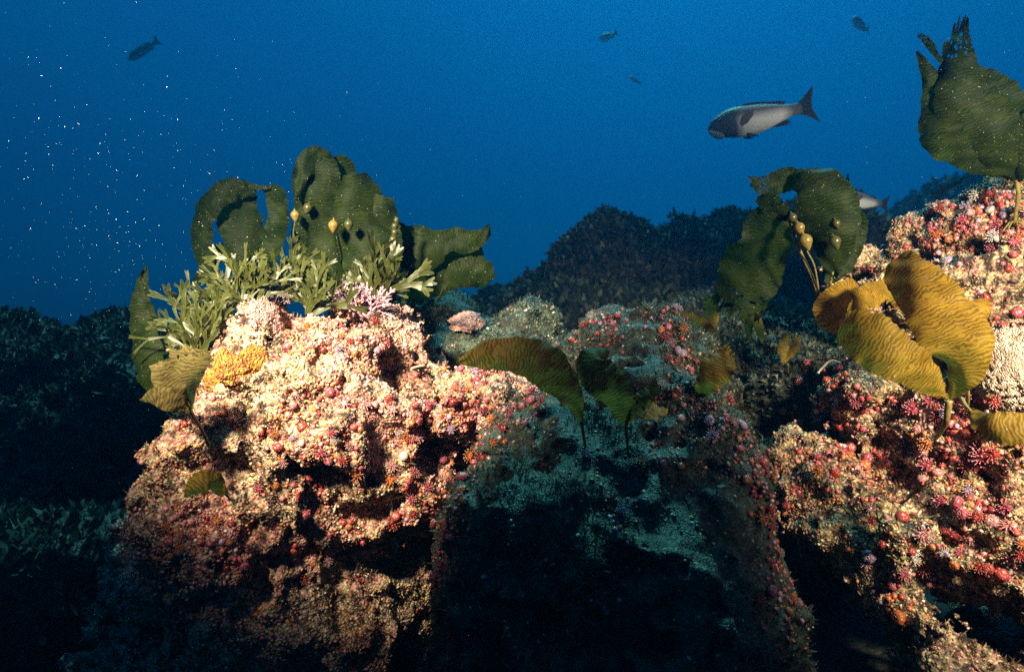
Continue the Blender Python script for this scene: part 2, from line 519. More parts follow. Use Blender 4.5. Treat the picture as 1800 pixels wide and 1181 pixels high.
def island_mat(name, stops, rough=0.5, spec=0.5, var=0.3, transl=0.0):
    m, n, b = mat(name)
    geo = N(n, 'ShaderNodeNewGeometry')
    c = ramp(n, geo.outputs['Random Per Island'], stops, 'CONSTANT')
    tcn = N(n, 'ShaderNodeTexCoord').outputs['Object']
    v = ramp(n, noise(n, tcn, 260.0, 2), [(0.3, (1 - var,) * 3), (0.7, (1 + var * 0.4,) * 3)])
    c = mixc(n, 1.0, c, v, 'MULTIPLY')
    n.links.new(c, b.inputs['Base Color'])
    b.inputs['Roughness'].default_value = rough
    b.inputs['Specular IOR Level'].default_value = spec
    if transl:
        t = N(n, 'ShaderNodeBsdfTranslucent'); n.links.new(c, t.inputs[0])
        mx = N(n, 'ShaderNodeMixShader'); mx.inputs[0].default_value = transl
        n.links.new(b.outputs[0], mx.inputs[1]); n.links.new(t.outputs[0], mx.inputs[2])
        n.links.new(mx.outputs[0], n.nodes['Material Output'].inputs['Surface'])
    return m

M_gran_l = island_mat('granular crust pale', [(0, CREAM), (0.16, (0.70, 0.60, 0.36)), (0.26, (0.50, 0.36, 0.12)), (0.38, PINK), (0.54, (0.70, 0.40, 0.36)), (0.64, ORNG), (0.71, ROSE), (0.82, OLIV), (0.89, (0.16, 0.06, 0.04)), (0.96, (0.8, 0.76, 0.68))], 0.4)
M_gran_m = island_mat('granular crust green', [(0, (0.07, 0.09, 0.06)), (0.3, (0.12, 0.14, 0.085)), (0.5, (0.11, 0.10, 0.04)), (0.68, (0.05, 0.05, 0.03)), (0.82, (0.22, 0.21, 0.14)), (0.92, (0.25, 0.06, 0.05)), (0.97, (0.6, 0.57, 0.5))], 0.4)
M_gran_r = island_mat('granular crust warm', [(0, CREAM), (0.2, (0.55, 0.40, 0.14)), (0.38, OLIV), (0.5, PINK), (0.62, ROSE), (0.72, ORNG), (0.80, (0.70, 0.62, 0.40)), (0.95, (0.8, 0.76, 0.68))], 0.4)
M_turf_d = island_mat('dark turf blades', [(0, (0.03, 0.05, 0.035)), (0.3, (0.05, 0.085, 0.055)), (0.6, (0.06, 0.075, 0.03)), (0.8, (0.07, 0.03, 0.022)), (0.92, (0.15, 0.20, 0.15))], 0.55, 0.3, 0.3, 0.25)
M_turf_b = island_mat('brown turf blades', [(0, (0.10, 0.06, 0.03)), (0.3, (0.22, 0.15, 0.06)), (0.55, (0.20, 0.05, 0.04)), (0.75, (0.30, 0.26, 0.10)), (0.92, (0.5, 0.42, 0.28))], 0.55, 0.3, 0.3, 0.25)

BLADE = (np.array([(-.18, 0, 0), (.18, 0, 0), (.26, .10, .5), (-.26, .10, .5), (.10, .34, 1), (-.12, .34, 1)]), np.array([(0, 1, 2, 3), (3, 2, 4, 5)]))
def sizes(n, lo, hi, p=2.2): return lo + (hi - lo) * RNG.random(n) ** p

def gran(name, stops): return island_mat(name, stops, 0.42)
M_g = {
    'cream': gran('sandy cream grains', [(0, CREAM), (0.3, (0.50, 0.38, 0.15)), (0.5, (0.66, 0.55, 0.32)), (0.7, (0.34, 0.25, 0.09)), (0.88, (0.74, 0.68, 0.52)), (0.95, ORNG)]),
    'pink': gran('pink crust grains', [(0, PINK), (0.35, (0.62, 0.34, 0.30)), (0.6, (0.52, 0.17, 0.16)), (0.78, (0.70, 0.46, 0.38)), (0.92, ORNG)]),
    'rust': gran('rust and orange grains', [(0, (0.45, 0.15, 0.04)), (0.3, (0.28, 0.07, 0.04)), (0.55, (0.55, 0.26, 0.07)), (0.75, ROSE), (0.9, (0.5, 0.36, 0.16))]),
    'dark': gran('dark olive grains', [(0, (0.06, 0.05, 0.02)), (0.3, (0.12, 0.10, 0.035)), (0.55, (0.09, 0.035, 0.025)), (0.75, (0.18, 0.15, 0.06)), (0.93, CREAM)]),
    'green': M_gran_m}
L_B, M_B, R_B = 'the left boulder', 'the middle boulder', 'the right boulder'
CRUST = [(A_, 'cream', 20000, 5.5, 1.0, 'gritty cream growth in patches over ' + L_B), (A_, 'pink', 26000, 5.0, 40.0, 'gritty pink growth in patches over ' + L_B),
         (A_, 'rust', 17000, 7.0, 80.0, 'rust and orange growth in patches over ' + L_B), (A_, 'dark', 14000, 6.0, 120.0, 'dark olive growth in the gaps of ' + L_B),
         (D_, 'cream', 13000, 5.5, 11.0, 'gritty cream growth in patches over ' + R_B), (D_, 'pink', 10000, 5.0, 50.0, 'gritty pink growth in patches over ' + R_B),
         (D_, 'rust', 20000, 6.0, 90.0, 'rust and orange growth in patches over ' + R_B), (D_, 'dark', 20000, 6.0, 130.0, 'dark olive growth in the gaps of ' + R_B),
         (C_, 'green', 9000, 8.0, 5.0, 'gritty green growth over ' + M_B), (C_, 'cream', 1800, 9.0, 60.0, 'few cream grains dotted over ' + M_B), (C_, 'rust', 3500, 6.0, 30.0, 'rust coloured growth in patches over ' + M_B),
         (B_, 'green', 5000, 8.0, 5.0, 'gritty green growth over the low ledge behind the middle boulder'), (M_, 'dark', 3000, 8.0, 5.0, 'sparse dark growth on the dark teal slope')]
for lab, key, cnt, fq, sd, words in CRUST:
    p, nr = sample(lab, cnt, 0.0, fq, sd)
    q = 1.2 if lab in (B_, M_) else 1.0
    big = {'pink': 1.15, 'cream': 0.85}.get(key, 1.0)
    o = link('encrusting_growth', scatter_mesh('encrusting_growth', p, nr, sizes(cnt, 0.0006, 0.0036, 2.8) * q * big, ICO1, M_g[key], (1, 1, 0.75), 0.4, 0.2))
    tag(o, words, 'crust', kind='stuff')
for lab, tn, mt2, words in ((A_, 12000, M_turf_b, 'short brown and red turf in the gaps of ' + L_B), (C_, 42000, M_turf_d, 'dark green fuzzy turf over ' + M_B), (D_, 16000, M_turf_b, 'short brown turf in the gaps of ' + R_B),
                            (B_, 9000, M_turf_d, 'dark green turf over the low ledge behind the middle boulder'), (M_, 22000, M_turf_d, 'dark teal turf on the slope between the middle and right boulders')):
    p, nr = sample(lab, tn, -0.1, 8.0, 20.0)
    o = link('turf_algae', scatter_mesh('turf_algae', p, nr + np.array((0, 0, 0.5)), sizes(tn, 0.003, 0.011, 1.6), BLADE, mt2, (.5, .8, 1), 0.35, 0.0, 0.6))
    tag(o, words, 'turf algae', kind='stuff')

M_bush = island_mat('bushy seaweed leaves', [(0, (0.018, 0.024, 0.014)), (0.4, (0.035, 0.042, 0.024)), (0.7, (0.08, 0.09, 0.055)), (0.90, (0.18, 0.20, 0.14))], 0.6, 0.2, 0.2, 0.2)
for lab, cnt, s0, s1, words in ((F_, 52000, 0.012, 0.042, 'dark leafy seaweed carpeting the middle distance reef mound'), (G_, 26000, 0.007, 0.028, 'dark seaweed carpeting the mound at the far left edge'),
    (M_, 20000, 0.004, 0.014, 'dark teal leafy growth carpeting the slope behind the golden kelp'), (H_, 12000, 0.03, 0.09, 'dim seaweed carpeting the faint far ridge')):
    p, nr = sample(lab, cnt, up=0.6, ymax=0.6)
    o = link('seaweed_carpet', scatter_mesh('seaweed_carpet', p, nr + np.array((0, 0, .4)), sizes(cnt, s0, s1, 1.5), BLADE, M_bush, (1.3, 1, 1), 0.3, 0.0, 0.5))
    tag(o, words, 'seaweed', kind='stuff')

def bush(px, py, Y, hpx, wpx, label, leaves=700, grp='bushy seaweeds on the distant reef'):
    """an upright bushy seaweed: forked stems carrying many small leaf clumps"""
    leaves = int(leaves * 2.6)
    base = P(px, py, Y); H = hpx / FPX * Y; W = wpx / FPX * Y
    root = tag(empty('bushy_seaweed', base), label, 'seaweed', grp)
    st = MB(); tips = []
    for s in range(9):
        a = random.uniform(0, 6.28); r = random.uniform(0.05, 1.0) * W / 2
        top = Vector((math.cos(a) * r, math.sin(a) * r, H * random.uniform(0.45, 1.15) * (1 - 0.35 * (r / (W / 2)) ** 2)))
        mid = top * 0.5 + Vector((random.uniform(-.1, .1) * W, random.uniform(-.1, .1) * W, 0))
        pts = [Vector((top.x * .1, top.y * .1, 0)), mid, top]
        tube(st, pts, [H * .02, H * .014, H * .007], 5)
        tips += [pts[0].lerp(mid, t) for t in (.5, .8)] + [mid.lerp(top, t) for t in (0.1, .3, .5, .7, .85, 1.0, 1.0)]
    link('stem', st.mesh('stem', [M_bush]), root)
    T = np.array([random.choice(tips)[:] for _ in range(leaves)])
    off = RNG.normal(size=T.shape) * np.array((W * .055, W * .055, H * .05))
    o = link('foliage', scatter_mesh('foliage', T + off, off + np.array((0, 0, H * .04)), sizes(leaves, 0.018, 0.055, 1.3) * H / 0.25, BLADE, M_bush, (1.2, 1, 1), 0.3, 0.0, 0.03), root)
    return root
for a in ((1062, 436, 4.0, 58, 50, 'tallest dark bushy seaweed on the crown of the distant reef mound', 900),
          (1012, 455, 4.0, 46, 55, 'dark bushy seaweed just beside the tallest one on the distant reef mound', 600),
          (1105, 455, 4.05, 40, 60, 'round dark bushy seaweed on the falling shoulder of the distant reef mound', 600),
          (985, 500, 3.95, 45, 60, 'low dark bushy seaweed part way up the long slope of the distant reef mound', 450),
          (925, 530, 3.9, 34, 60, 'lowest dark bushy seaweed at the foot of the distant reef mound', 450),
          (1215, 430, 4.0, 50, 95, 'broad rounded seaweed clump on the second hump of the distant reef', 800),
          (1285, 420, 3.95, 52, 75, 'wispy seaweed clump next to the large dark kelp blade', 500),
          (1150, 445, 4.1, 38, 60, 'small seaweed clump in the dip between the two reef humps', 350)):
    bush(*a)

# ------------------------------------------------------------------ strawberry anemones
def glossy(name, c, rough=0.33, tr=0.25, spec=0.6, speck=None):
    m, n, b = mat(name)
    tcn = N(n, 'ShaderNodeTexCoord').outputs['Object']
    d = tuple(x * 0.42 for x in c)
    col = ramp(n, noise(n, tcn, 190.0, 2), [(0.3, d), (0.7, c)])
    n.links.new(col, b.inputs['Base Color'])
    b.inputs['Roughness'].default_value = rough
    b.inputs['Specular IOR Level'].default_value = spec
    if tr:
        t = N(n, 'ShaderNodeBsdfTranslucent'); n.links.new(col, t.inputs[0])
        mx = N(n, 'ShaderNodeMixShader'); mx.inputs[0].default_value = tr
        n.links.new(b.outputs[0], mx.inputs[1]); n.links.new(t.outputs[0], mx.inputs[2])
        n.links.new(mx.outputs[0], n.nodes['Material Output'].inputs['Surface'])
    return m
HUES = {'red': ((0.42, 0.045, 0.035), (0.70, 0.27, 0.22)), 'rose': ((0.50, 0.085, 0.115), (0.75, 0.35, 0.38)), 'orange': ((0.60, 0.16, 0.035), (0.78, 0.42, 0.2)),
        'pink': ((0.62, 0.25, 0.24), (0.80, 0.52, 0.48)), 'lavender': ((0.50, 0.30, 0.42), (0.74, 0.60, 0.72)), 'white': ((0.66, 0.56, 0.50), (0.82, 0.78, 0.74))}
AM = {k: (glossy(k + ' anemone skin', a), glossy(k + ' anemone pale tips', b, 0.35, 0.2)) for k, (a, b) in HUES.items()}

def proto_bead(seed):
    """a closed anemone: a puckered knobbly bead; unit radius"""
    rr = random.Random(seed)
    body = MB(); hh = rr.uniform(0.75, 1.2); wv = rr.choice((7, 9, 11))
    lathe(body, [(0.66, -0.4), (0.74, -0.1), (0.90, 0.2 * hh), (1.0, 0.5 * hh), (0.92, 0.85 * hh), (0.70, 1.1 * hh), (0.42, 1.2 * hh), (0.2, 1.06 * hh)], 33, ripple=0.075, waves=wv)
    body.V = [tuple(Vector(v) * (1 + rr.gauss(0, .03))) for v in body.V]
    mouth = MB()
    lathe(mouth, [(0.26, 1.10 * hh), (0.36, 1.2 * hh), (0.22, 1.23 * hh), (0.08, 1.08 * hh), (0.0, 1.04 * hh)], 12, ripple=0.15, waves=6)
    knob = MB()
    for i in range(26):                                     # folded-in tentacle tips showing as pale dots
        a = i * 2.399; z = 0.55 + .6 * rr.random(); r = math.sqrt(max(.05, 1 - ((z - .45) / .85) ** 2))
        c = Vector((math.cos(a) * r, math.sin(a) * r, z * hh)); q = .085 * rr.uniform(.7, 1.3)
        knob.add([c + Vector(v) * q for v in ICO1[0]], [tuple(f) for f in ICO1[1]])
    return body, [('mouth', mouth), ('tentacle_tips', knob)]
def proto_open(seed, nt):
    """an open anemone: column, disc, and a crown of club-tipped tentacles; unit radius"""
    rr = random.Random(seed)
    body = MB(); lathe(body, [(0.5, -0.35), (0.46, 0.1), (0.52, 0.5), (0.60, 0.62), (0.45, 0.70), (0.15, 0.66), (0.0, 0.64)], 16)
    ten, tip = MB(), MB()
    for ring, (k, el, ln) in enumerate(((int(nt * .42), 8, .55), (int(nt * .34), 40, .58), (int(nt * .24), 68, .50))):
        for i in range(k):
            a = 2 * math.pi * (i + .5 * ring) / k + rr.uniform(-.12, .12)
            e = math.radians(el + rr.uniform(-12, 12)); L = ln * rr.uniform(.8, 1.15)
            r0 = (0.52, 0.40, 0.26)[ring]
            p0 = Vector((math.cos(a) * r0, math.sin(a) * r0, 0.62))
            d = Vector((math.cos(a) * math.cos(e), math.sin(a) * math.cos(e), math.sin(e)))
            p1 = p0 + d * L * .55; p2 = p0 + d * L + Vector((0, 0, .05))
            tube(ten, [p0, p1, p2], [.085, .065, .05], 5, cap=False)
            tube(tip, [p2 - d * .02, p2 + d * .04, p2 + d * .11], [.05, .085, .05], 5)
    return body, [('tentacle_crown', ten), ('tentacle_tips', tip)]
PROTO = {}
for hk, (m1, m2) in AM.items():
    for kind, fn in (('bead', lambda: proto_bead(3)), ('bead', lambda: proto_bead(8)), ('open', lambda: proto_open(4, 30)), ('open', lambda: proto_open(9, 22))):
        body, parts = fn()
        PROTO.setdefault((hk, kind), []).append((body.mesh('anemone_body', [m1]), [(nm, mb.mesh(nm, [m2 if nm in ('mouth', 'tentacle_tips') else m1])) for nm, mb in parts]))

# where they sit: (words, cx, cy, rx, ry, how many, hues, size, rocks)
W_ = dict
L_MIX = W_(red=3, rose=3, orange=3, pink=4, lavender=2, white=1)
R_MIX = W_(red=7, rose=4, orange=4, pink=2, lavender=.6, white=.5)
SEEDS = [
    ('along the crest of the left boulder', 620, 605, 120, 55, 26, L_MIX, .85, (A_,)),
    ('on the pale outer face of the left boulder', 400, 720, 90, 110, 20, W_(pink=5, rose=2, orange=3, lavender=1), .8, (A_,)),
    ('across the bright middle face of the left boulder', 600, 720, 120, 75, 46, W_(red=3, rose=3, orange=4, pink=5, lavender=2, white=1), 1.0, (A_,)),
    ('around the dark hollow of the left boulder', 570, 830, 100, 85, 46, W_(red=5, rose=4, orange=4, pink=3, lavender=1.5, white=1), 1.0, (A_,)),
    ('on the flank of the left boulder facing the middle', 800, 690, 65, 80, 46, W_(red=3, rose=6, pink=4, orange=1, lavender=1), 1.0, (A_, C_)),
    ('low in the gap between the left and middle boulders', 715, 830, 65, 80, 30, W_(rose=4, orange=4, pink=3, lavender=2, red=2), .95, (A_,)),
    ('on the lower outer slope of the left boulder', 360, 930, 130, 70, 36, W_(red=4, orange=4, rose=2, pink=1, lavender=1), .85, (A_,)),
    ('near the dark foot of the left boulder', 600, 960, 140, 70, 22, W_(red=5, orange=4, pink=1, lavender=1), .8, (A_,)),
    ('on the domed top of the middle boulder', 1095, 570, 115, 50, 40, W_(red=4, rose=4, orange=4, pink=3, lavender=2.5, white=1), .9, (C_,)),
    ('on the falling edge of the middle boulder dome', 1205, 640, 40, 60, 18, W_(red=3, rose=3, pink=3, lavender=2, white=1), .9, (C_,)),
    ('scattered over the shaded front of the middle boulder', 1130, 800, 200, 130, 22, W_(red=2, orange=2, lavender=2, white=3, rose=2), .8, (C_,)),
    ('just below the golden kelp on the right boulder', 1480, 700, 90, 60, 34, R_MIX, 1.1, (D_, M_)),
    ('at the lip of the black hollow in the right boulder', 1500, 800, 90, 90, 44, R_MIX, 1.05, (D_, M_)),
    ('in the red cluster around the golden kelp foot', 1690, 720, 75, 55, 44, R_MIX, 1.25, (D_,)),
    ('on the brightly lit right boulder below the golden kelp', 1690, 850, 80, 90, 46, R_MIX, 1.25, (D_,)),
    ('low on the right boulder above its black gap', 1640, 970, 130, 60, 34, R_MIX, 1.15, (D_,)),
    ('near the bottom corner of the right boulder', 1745, 1010, 60, 70, 16, W_(red=4, orange=3, pink=2, white=1), 1.1, (D_,)),
    ('on the small bottom ledge beside the black cave', 1580, 1065, 45, 30, 8, W_(red=4, orange=6), 1.2, (D_,)),
    ('on the high knoll under the tall kelp at the right', 1715, 405, 105, 75, 110, W_(red=6, rose=4, orange=4, pink=3, lavender=1, white=1), .95, (D_,)),
    ('beside the bright upper edge of the golden kelp', 1755, 565, 50, 60, 18, W_(red=4, rose=5, pink=4, lavender=2), 1.1, (D_,)),
    ('on the little lit ledge under the bladder kelp', 1530, 455, 40, 35, 10, W_(red=4, pink=4, white=2), .9, (D_,)),
]
RIM = [('on the red rim of the middle boulder facing the left', [(965, 690), (880, 740), (810, 800), (775, 860), (760, 940), (752, 1030)], 66, W_(red=6, orange=3.5, rose=3), 1.0),
       ('down the rim of the middle boulder facing the right', [(1215, 690), (1270, 740), (1320, 815), (1350, 880), (1370, 960), (1380, 1050), (1385, 1140)], 56, W_(red=5, orange=3, rose=2, pink=2, lavender=1.5), 1.0)]
cand = []
def pick(mix): return random.choices(list(mix), list(mix.values()))[0]
def try_seed(px, py, words, mix, sc, rocks):
    h = hit(px, py, rocks)
    if h is None: return
    hue = pick(mix)
    rad = (0.0040 + 0.0072 * random.random() ** 2.0) * sc * (h[2] / 1.2) ** 0.5
    for c in cand:
        if (c[0] - h[0]).length < (c[2] + rad) * 0.72: return
    cand.append((h[0], h[1], rad, hue, words, random.random() < (0.62 if hue in ('lavender', 'white', 'pink') else 0.46), h[2]))
for words, cx, cy, rx, ry, cnt, mix, sc, rocks in SEEDS:
    k = 0; cnt = int(cnt * 1.7)
    while k < cnt:                                          # small colonies rather than an even sprinkle
        u, v = random.gauss(0, .52), random.gauss(0, .52)
        for _ in range(random.choice((1, 1, 2, 3, 5))):
            try_seed(cx + u * rx + random.gauss(0, 12), cy + v * ry + random.gauss(0, 12), words, mix, sc, rocks); k += 1
for words, path, cnt, mix, sc in RIM:
    S = spline(path, 60); cnt = int(cnt * 1.9)
    for k in range(cnt):
        q = random.choice(S)
        for _ in range(4):                                  # slide outwards until the rim itself is met
            x = q[0] + random.gauss(0, 19); y = q[1] + random.gauss(0, 20)
            h = hit(x, y)
            if h and h[3] == C_: try_seed(x, y, words, mix, sc, (C_,)); break
cand.sort(key=lambda c: -c[2] / c[6])
for i, (p, nrm, rad, hue, words, op, d) in enumerate(cand[:300]):
    kind = 'open' if op else 'bead'
    me, parts = random.choice(PROTO[(hue, kind)])
    o = link('strawberry_anemone', me)
    up = (nrm + Vector((random.gauss(0, .2), random.gauss(0, .2) - .1, random.gauss(0, .2) + .1))).normalized()
    o.rotation_mode = 'QUATERNION'
    o.rotation_quaternion = up.to_track_quat('Z', 'Y') @ Matrix.Rotation(random.uniform(0, 6.28), 3, 'Z').to_quaternion()
    o.location = p + up * rad * 0.1
    s = rad * (1.08 if op else 0.86)
    o.scale = (s, s, s * random.uniform(.85, 1.15))
    shape = 'open feathery %s anemone %s' if op else 'closed %s anemone %s'
    tag(o, shape % (hue, words), 'anemone', ('open ' if op else 'closed ') + hue + ' anemones ' + words)
    for nm, pm in parts: link(nm, pm, o)
rest = cand[300:]
def low_anemone():
    """a little anemone of one mesh: squat bead with a ring of stubby tentacles"""
    V, F = ICO1[0] * np.array((1, 1, .8)), ICO1[1].tolist()
    V = V.tolist()
    for i in range(11):
        a = 2 * math.pi * i / 11 + .3 * (i % 2); b = len(V); el = .5 + .5 * (i % 3) / 2
        d = np.array((math.cos(a) * math.cos(el), math.sin(a) * math.cos(el), math.sin(el))); t = np.array((-math.sin(a), math.cos(a), 0)) * .13
        V += [(d * .8 - t).tolist(), (d * .8 + t).tolist(), (d * .8 + np.array((0, 0, .16))).tolist(), (d * 1.4).tolist()]
        F += [[b, b + 1, b + 3], [b + 1, b + 2, b + 3], [b + 2, b, b + 3]]
    return np.array(V), np.array(F)
mcol = island_mat('small anemones', [(0, HUES['red'][0]), (0.30, HUES['rose'][0]), (0.48, HUES['orange'][0]), (0.66, HUES['pink'][0]), (0.86, HUES['lavender'][0]), (0.94, HUES['white'][0])], 0.35, 0.5)
o = link('small_anemones', scatter_mesh('small_anemones', np.array([c[0][:] for c in rest]), np.array([c[1][:] for c in rest]), np.array([c[2] for c in rest]) * .9, low_anemone(), mcol, (1, 1, .95), 0.16, 0.3))
tag(o, 'tiny red rose and orange anemones dotted over the boulders', 'anemones', kind='stuff')
# fine red and rose growth between the anemones
P_, N_ = [], []
for c in cand:
    tr = BVH[A_] if c[4].find('left boulder') >= 0 else None
    for _ in range(random.choice((1, 4, 9, 18))):
        q = c[0] + Vector((random.gauss(0, .016), random.gauss(0, .016), random.gauss(0, .016)))
        best = None
        for lab in (A_, C_, D_):
            f = BVH[lab].find_nearest(q, .03)
            if f[0] is not None and (best is None or f[3] < best[3]): best = f
        if best: P_.append(best[0][:]); N_.append(best[1][:])
M_red = island_mat('red fine growth', [(0, (0.34, 0.035, 0.03)), (0.3, (0.42, 0.08, 0.09)), (0.52, (0.5, 0.15, 0.04)), (0.68, (0.55, 0.24, 0.22)), (0.86, (0.25, 0.05, 0.06)), (0.95, (0.7, 0.5, 0.45))], 0.4, 0.5)
o = link('red_growth', scatter_mesh('red_growth', np.array(P_), np.array(N_), sizes(len(P_), 0.0008, 0.0036, 2.4), ICO1, M_red, (1, 1, .9), .3, .3))
tag(o, 'fine red and rose growth filling the gaps between the anemones', 'crust', kind='stuff')
print('anemones', len(cand))

# ------------------------------------------------------------------ sponges and worm tubes
M_sponge = rock_mat('orange sponge', [(0, (0.5, 0.18, 0.02)), (0.5, (0.6, 0.28, 0.04)), (0.8, (0.35, 0.10, 0.02))], [(0.35, (0.34, 0.12, 0.02)), (0.6, (0.58, 0.26, 0.03))], (0.16, 0.05, 0.015), 260, 0.44)
M_spongey = glossy('yellow sponge', (0.50, 0.42, 0.12), .6, .1, .2)
M_knob = rock_mat('pink coralline crust', [(0, PINK), (0.4, (0.72, 0.42, 0.36)), (0.7, CREAM), (0.85, ROSE)], [(0.35, PINK), (0.6, (0.75, 0.5, 0.42))], (0.3, 0.1, 0.1), 260, 0.42)
def mound(name, px, py, rpx, material, label, cat, seed, rocks):
    h = hit(px, py, rocks)
    if not h: return
    r = rpx / FPX * h[2]
    V0, F0 = ico(6)
    V = V0 * (1 + .30 * pn(V0, 1.8, seed)[:, None] + .16 * pn(V0, 5, seed)[:, None] + .10 * pn(V0, 14, seed)[:, None] + .06 * pn(V0, 34, seed)[:, None])
    V = V * np.array((1.1, 1, .28)) * r
    o = link(name, np_mesh(name, V, F0, material))
    o.rotation_mode = 'QUATERNION'; o.rotation_quaternion = h[1].to_track_quat('Z', 'Y'); o.location = h[0]
    tag(o, label, cat)
mound('encrusting_sponge', 412, 648, 30, M_sponge, 'bright orange sponge crust beside the fanned brown kelp', 'sponge', 1, (A_,))
mound('encrusting_sponge', 385, 670, 22, M_sponge, 'smaller orange sponge crust low by the fanned kelp stipe', 'sponge', 4, (A_,))
mound('encrusting_sponge', 447, 630, 20, M_sponge, 'orange sponge crust under the forked seaweed roots', 'sponge', 9, (A_,))
mound('encrusting_sponge', 1140, 730, 24, M_spongey, 'yellow green sponge patch behind the folded olive leaf', 'sponge', 6, (C_,))
mound('coralline_crust', 470, 560, 34, M_knob, 'pink coralline crust capping the peak of the left boulder', 'coralline crust', 2, (A_,))
mound('coralline_crust', 820, 565, 26, M_knob, 'pink coralline knob on the green ledge behind the net-wrinkled kelp', 'coralline crust', 7, (B_,))
M_flash_patch = rock_mat('painted flash patch', [(0, (0.66, 0.52, 0.36)), (0.4, (0.70, 0.46, 0.38)), (0.6, CREAM), (0.8, PINK)], [(0.35, (0.66, 0.42, 0.36)), (0.6, (0.74, 0.64, 0.46))], (0.3, 0.18, 0.1), 420, 0.36)
mound('coralline_crust', 1772, 645, 52, M_flash_patch, 'pale patch painted in for the flash-lit rock outside the golden kelp blade', 'coralline crust', 12, (D_,))  # added mound; its pale colour stands in for the flash's bright spot
M_tube = glossy('worm tube', (0.62, 0.52, 0.36), .6, 0, .3)
def worm(px, py, seed, label, rocks):
    h = hit(px, py, rocks)
    if not h: return
    rr = random.Random(seed); p = h[0] + h[1] * .003; t = h[1].cross(Vector((rr.gauss(0, 1), rr.gauss(0, 1), rr.gauss(0, 1)))).normalized()
    b = h[1].cross(t); pts = []; an = 0
    for i in range(12):
        pts.append(p.copy()); an += rr.uniform(-.1, .5)
        p = p + (t * math.cos(an) + b * math.sin(an)) * .0055 + h[1] * .0012 * i * .3
    mb = MB(); tube(mb, pts, [.0022] * 11 + [.0030], 7, cap=False)
    tag(link('worm_tube', mb.mesh('worm_tube', [M_tube])), label, 'worm tube')
for i, (x, y, lab, rk) in enumerate(((690, 905, 'curled cream worm tube low on the left boulder flank', (A_,)), (725, 870, 'cream worm tube in the gap facing the middle boulder', (A_,)),
        (770, 650, 'cream worm tube just left of the net-wrinkled kelp tip', (A_,)), (585, 900, 'pale worm tube at the edge of the dark hollow', (A_,)),
        (1620, 900, 'curled worm tube between red anemones on the right boulder', (D_,)), (1480, 640, 'cream worm tube under the golden kelp tip', (D_, M_)))):
    worm(x, y, i, lab, rk)

# ------------------------------------------------------------------ kelp
def kelp_mat(name, c1, c2, transl=0.4):
    m, n, b = mat(name)
    uv = N(n, 'ShaderNodeUVMap').outputs[0]
    sp_ = N(n, 'ShaderNodeSeparateXYZ'); n.links.new(uv, sp_.inputs[0])
    ph = None
    for src, k_ in ((sp_.outputs[1], 118.0), (noise(n, uv, 2.2, 1), 30.0), (noise(n, uv, 9.0, 2), 14.0)):
        ma = N(n, 'ShaderNodeMath', operation='MULTIPLY_ADD'); n.links.new(src, ma.inputs[0]); ma.inputs[1].default_value = k_
        if ph: n.links.new(ph, ma.inputs[2])
        else: ma.inputs[2].default_value = 0.0
        ph = ma.outputs[0]
    wv = N(n, 'ShaderNodeMath', operation='SINE'); n.links.new(ph, wv.inputs[0])
    line = ramp(n, wv.outputs[0], [(0.0, (0.1, 0.1, 0.1)), (0.10, (0.6, 0.6, 0.6)), (0.28, (1, 1, 1))])
    fade = ramp(n, noise(n, uv, 5.0, 2), [(0.34, (0.7, 0.7, 0.7)), (0.5, (0, 0, 0))])
    line = mixc(n, fade, line, (1, 1, 1))
    ob = N(n, 'ShaderNodeTexCoord').outputs['Object']
    big = noise(n, ob, 26.0, 3)
    base = ramp(n, big, [(0.32, c1), (0.68, c2)])
    dk = mixc(n, 1.0, base, (0.44, 0.40, 0.34), 'MULTIPLY')
    col = mixc(n, line, dk, base)
    sp = noise(n, ob, 330.0, 1)
    col = mixc(n, ramp(n, sp, [(0.74, (0, 0, 0)), (0.79, (1, 1, 1))]), col, (0.55, 0.55, 0.45))
    n.links.new(col, b.inputs['Base Color'])
    b.inputs['Roughness'].default_value = 0.55; b.inputs['Specular IOR Level'].default_value = 0.08
    bp = N(n, 'ShaderNodeBump'); bp.inputs['Strength'].default_value = 0.22; bp.inputs['Distance'].default_value = 0.0006
    n.links.new(wv.outputs[0], bp.inputs['Height']); n.links.new(bp.outputs[0], b.inputs['Normal'])
    t = N(n, 'ShaderNodeBsdfTranslucent'); n.links.new(col, t.inputs[0])
    mx = N(n, 'ShaderNodeMixShader'); mx.inputs[0].default_value = transl
    n.links.new(b.outputs[0], mx.inputs[1]); n.links.new(t.outputs[0], mx.inputs[2])
    n.links.new(mx.outputs[0], n.nodes['Material Output'].inputs['Surface'])
    return m
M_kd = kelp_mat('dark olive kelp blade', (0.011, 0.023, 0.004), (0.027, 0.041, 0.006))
M_kg = kelp_mat('golden kelp blade', (0.26, 0.150, 0.016), (0.38, 0.225, 0.026), 0.55)
M_ko = kelp_mat('olive kelp blade', (0.19, 0.115, 0.016), (0.29, 0.185, 0.030), 0.45)
M_kf = kelp_mat('thin tan kelp blade', (0.15, 0.115, 0.035), (0.22, 0.17, 0.055), 0.55)
M_st = glossy('kelp stipe', (0.30, 0.22, 0.05), 0.4, 0.2)
M_std = glossy('dark kelp stipe', (0.12, 0.10, 0.03), 0.4, 0.2)
M_bl = glossy('kelp bladder', (0.32, 0.22, 0.04), 0.35, 0.3)
M_bld = glossy('dark kelp bladder', (0.10, 0.095, 0.022), 0.35, 0.3)

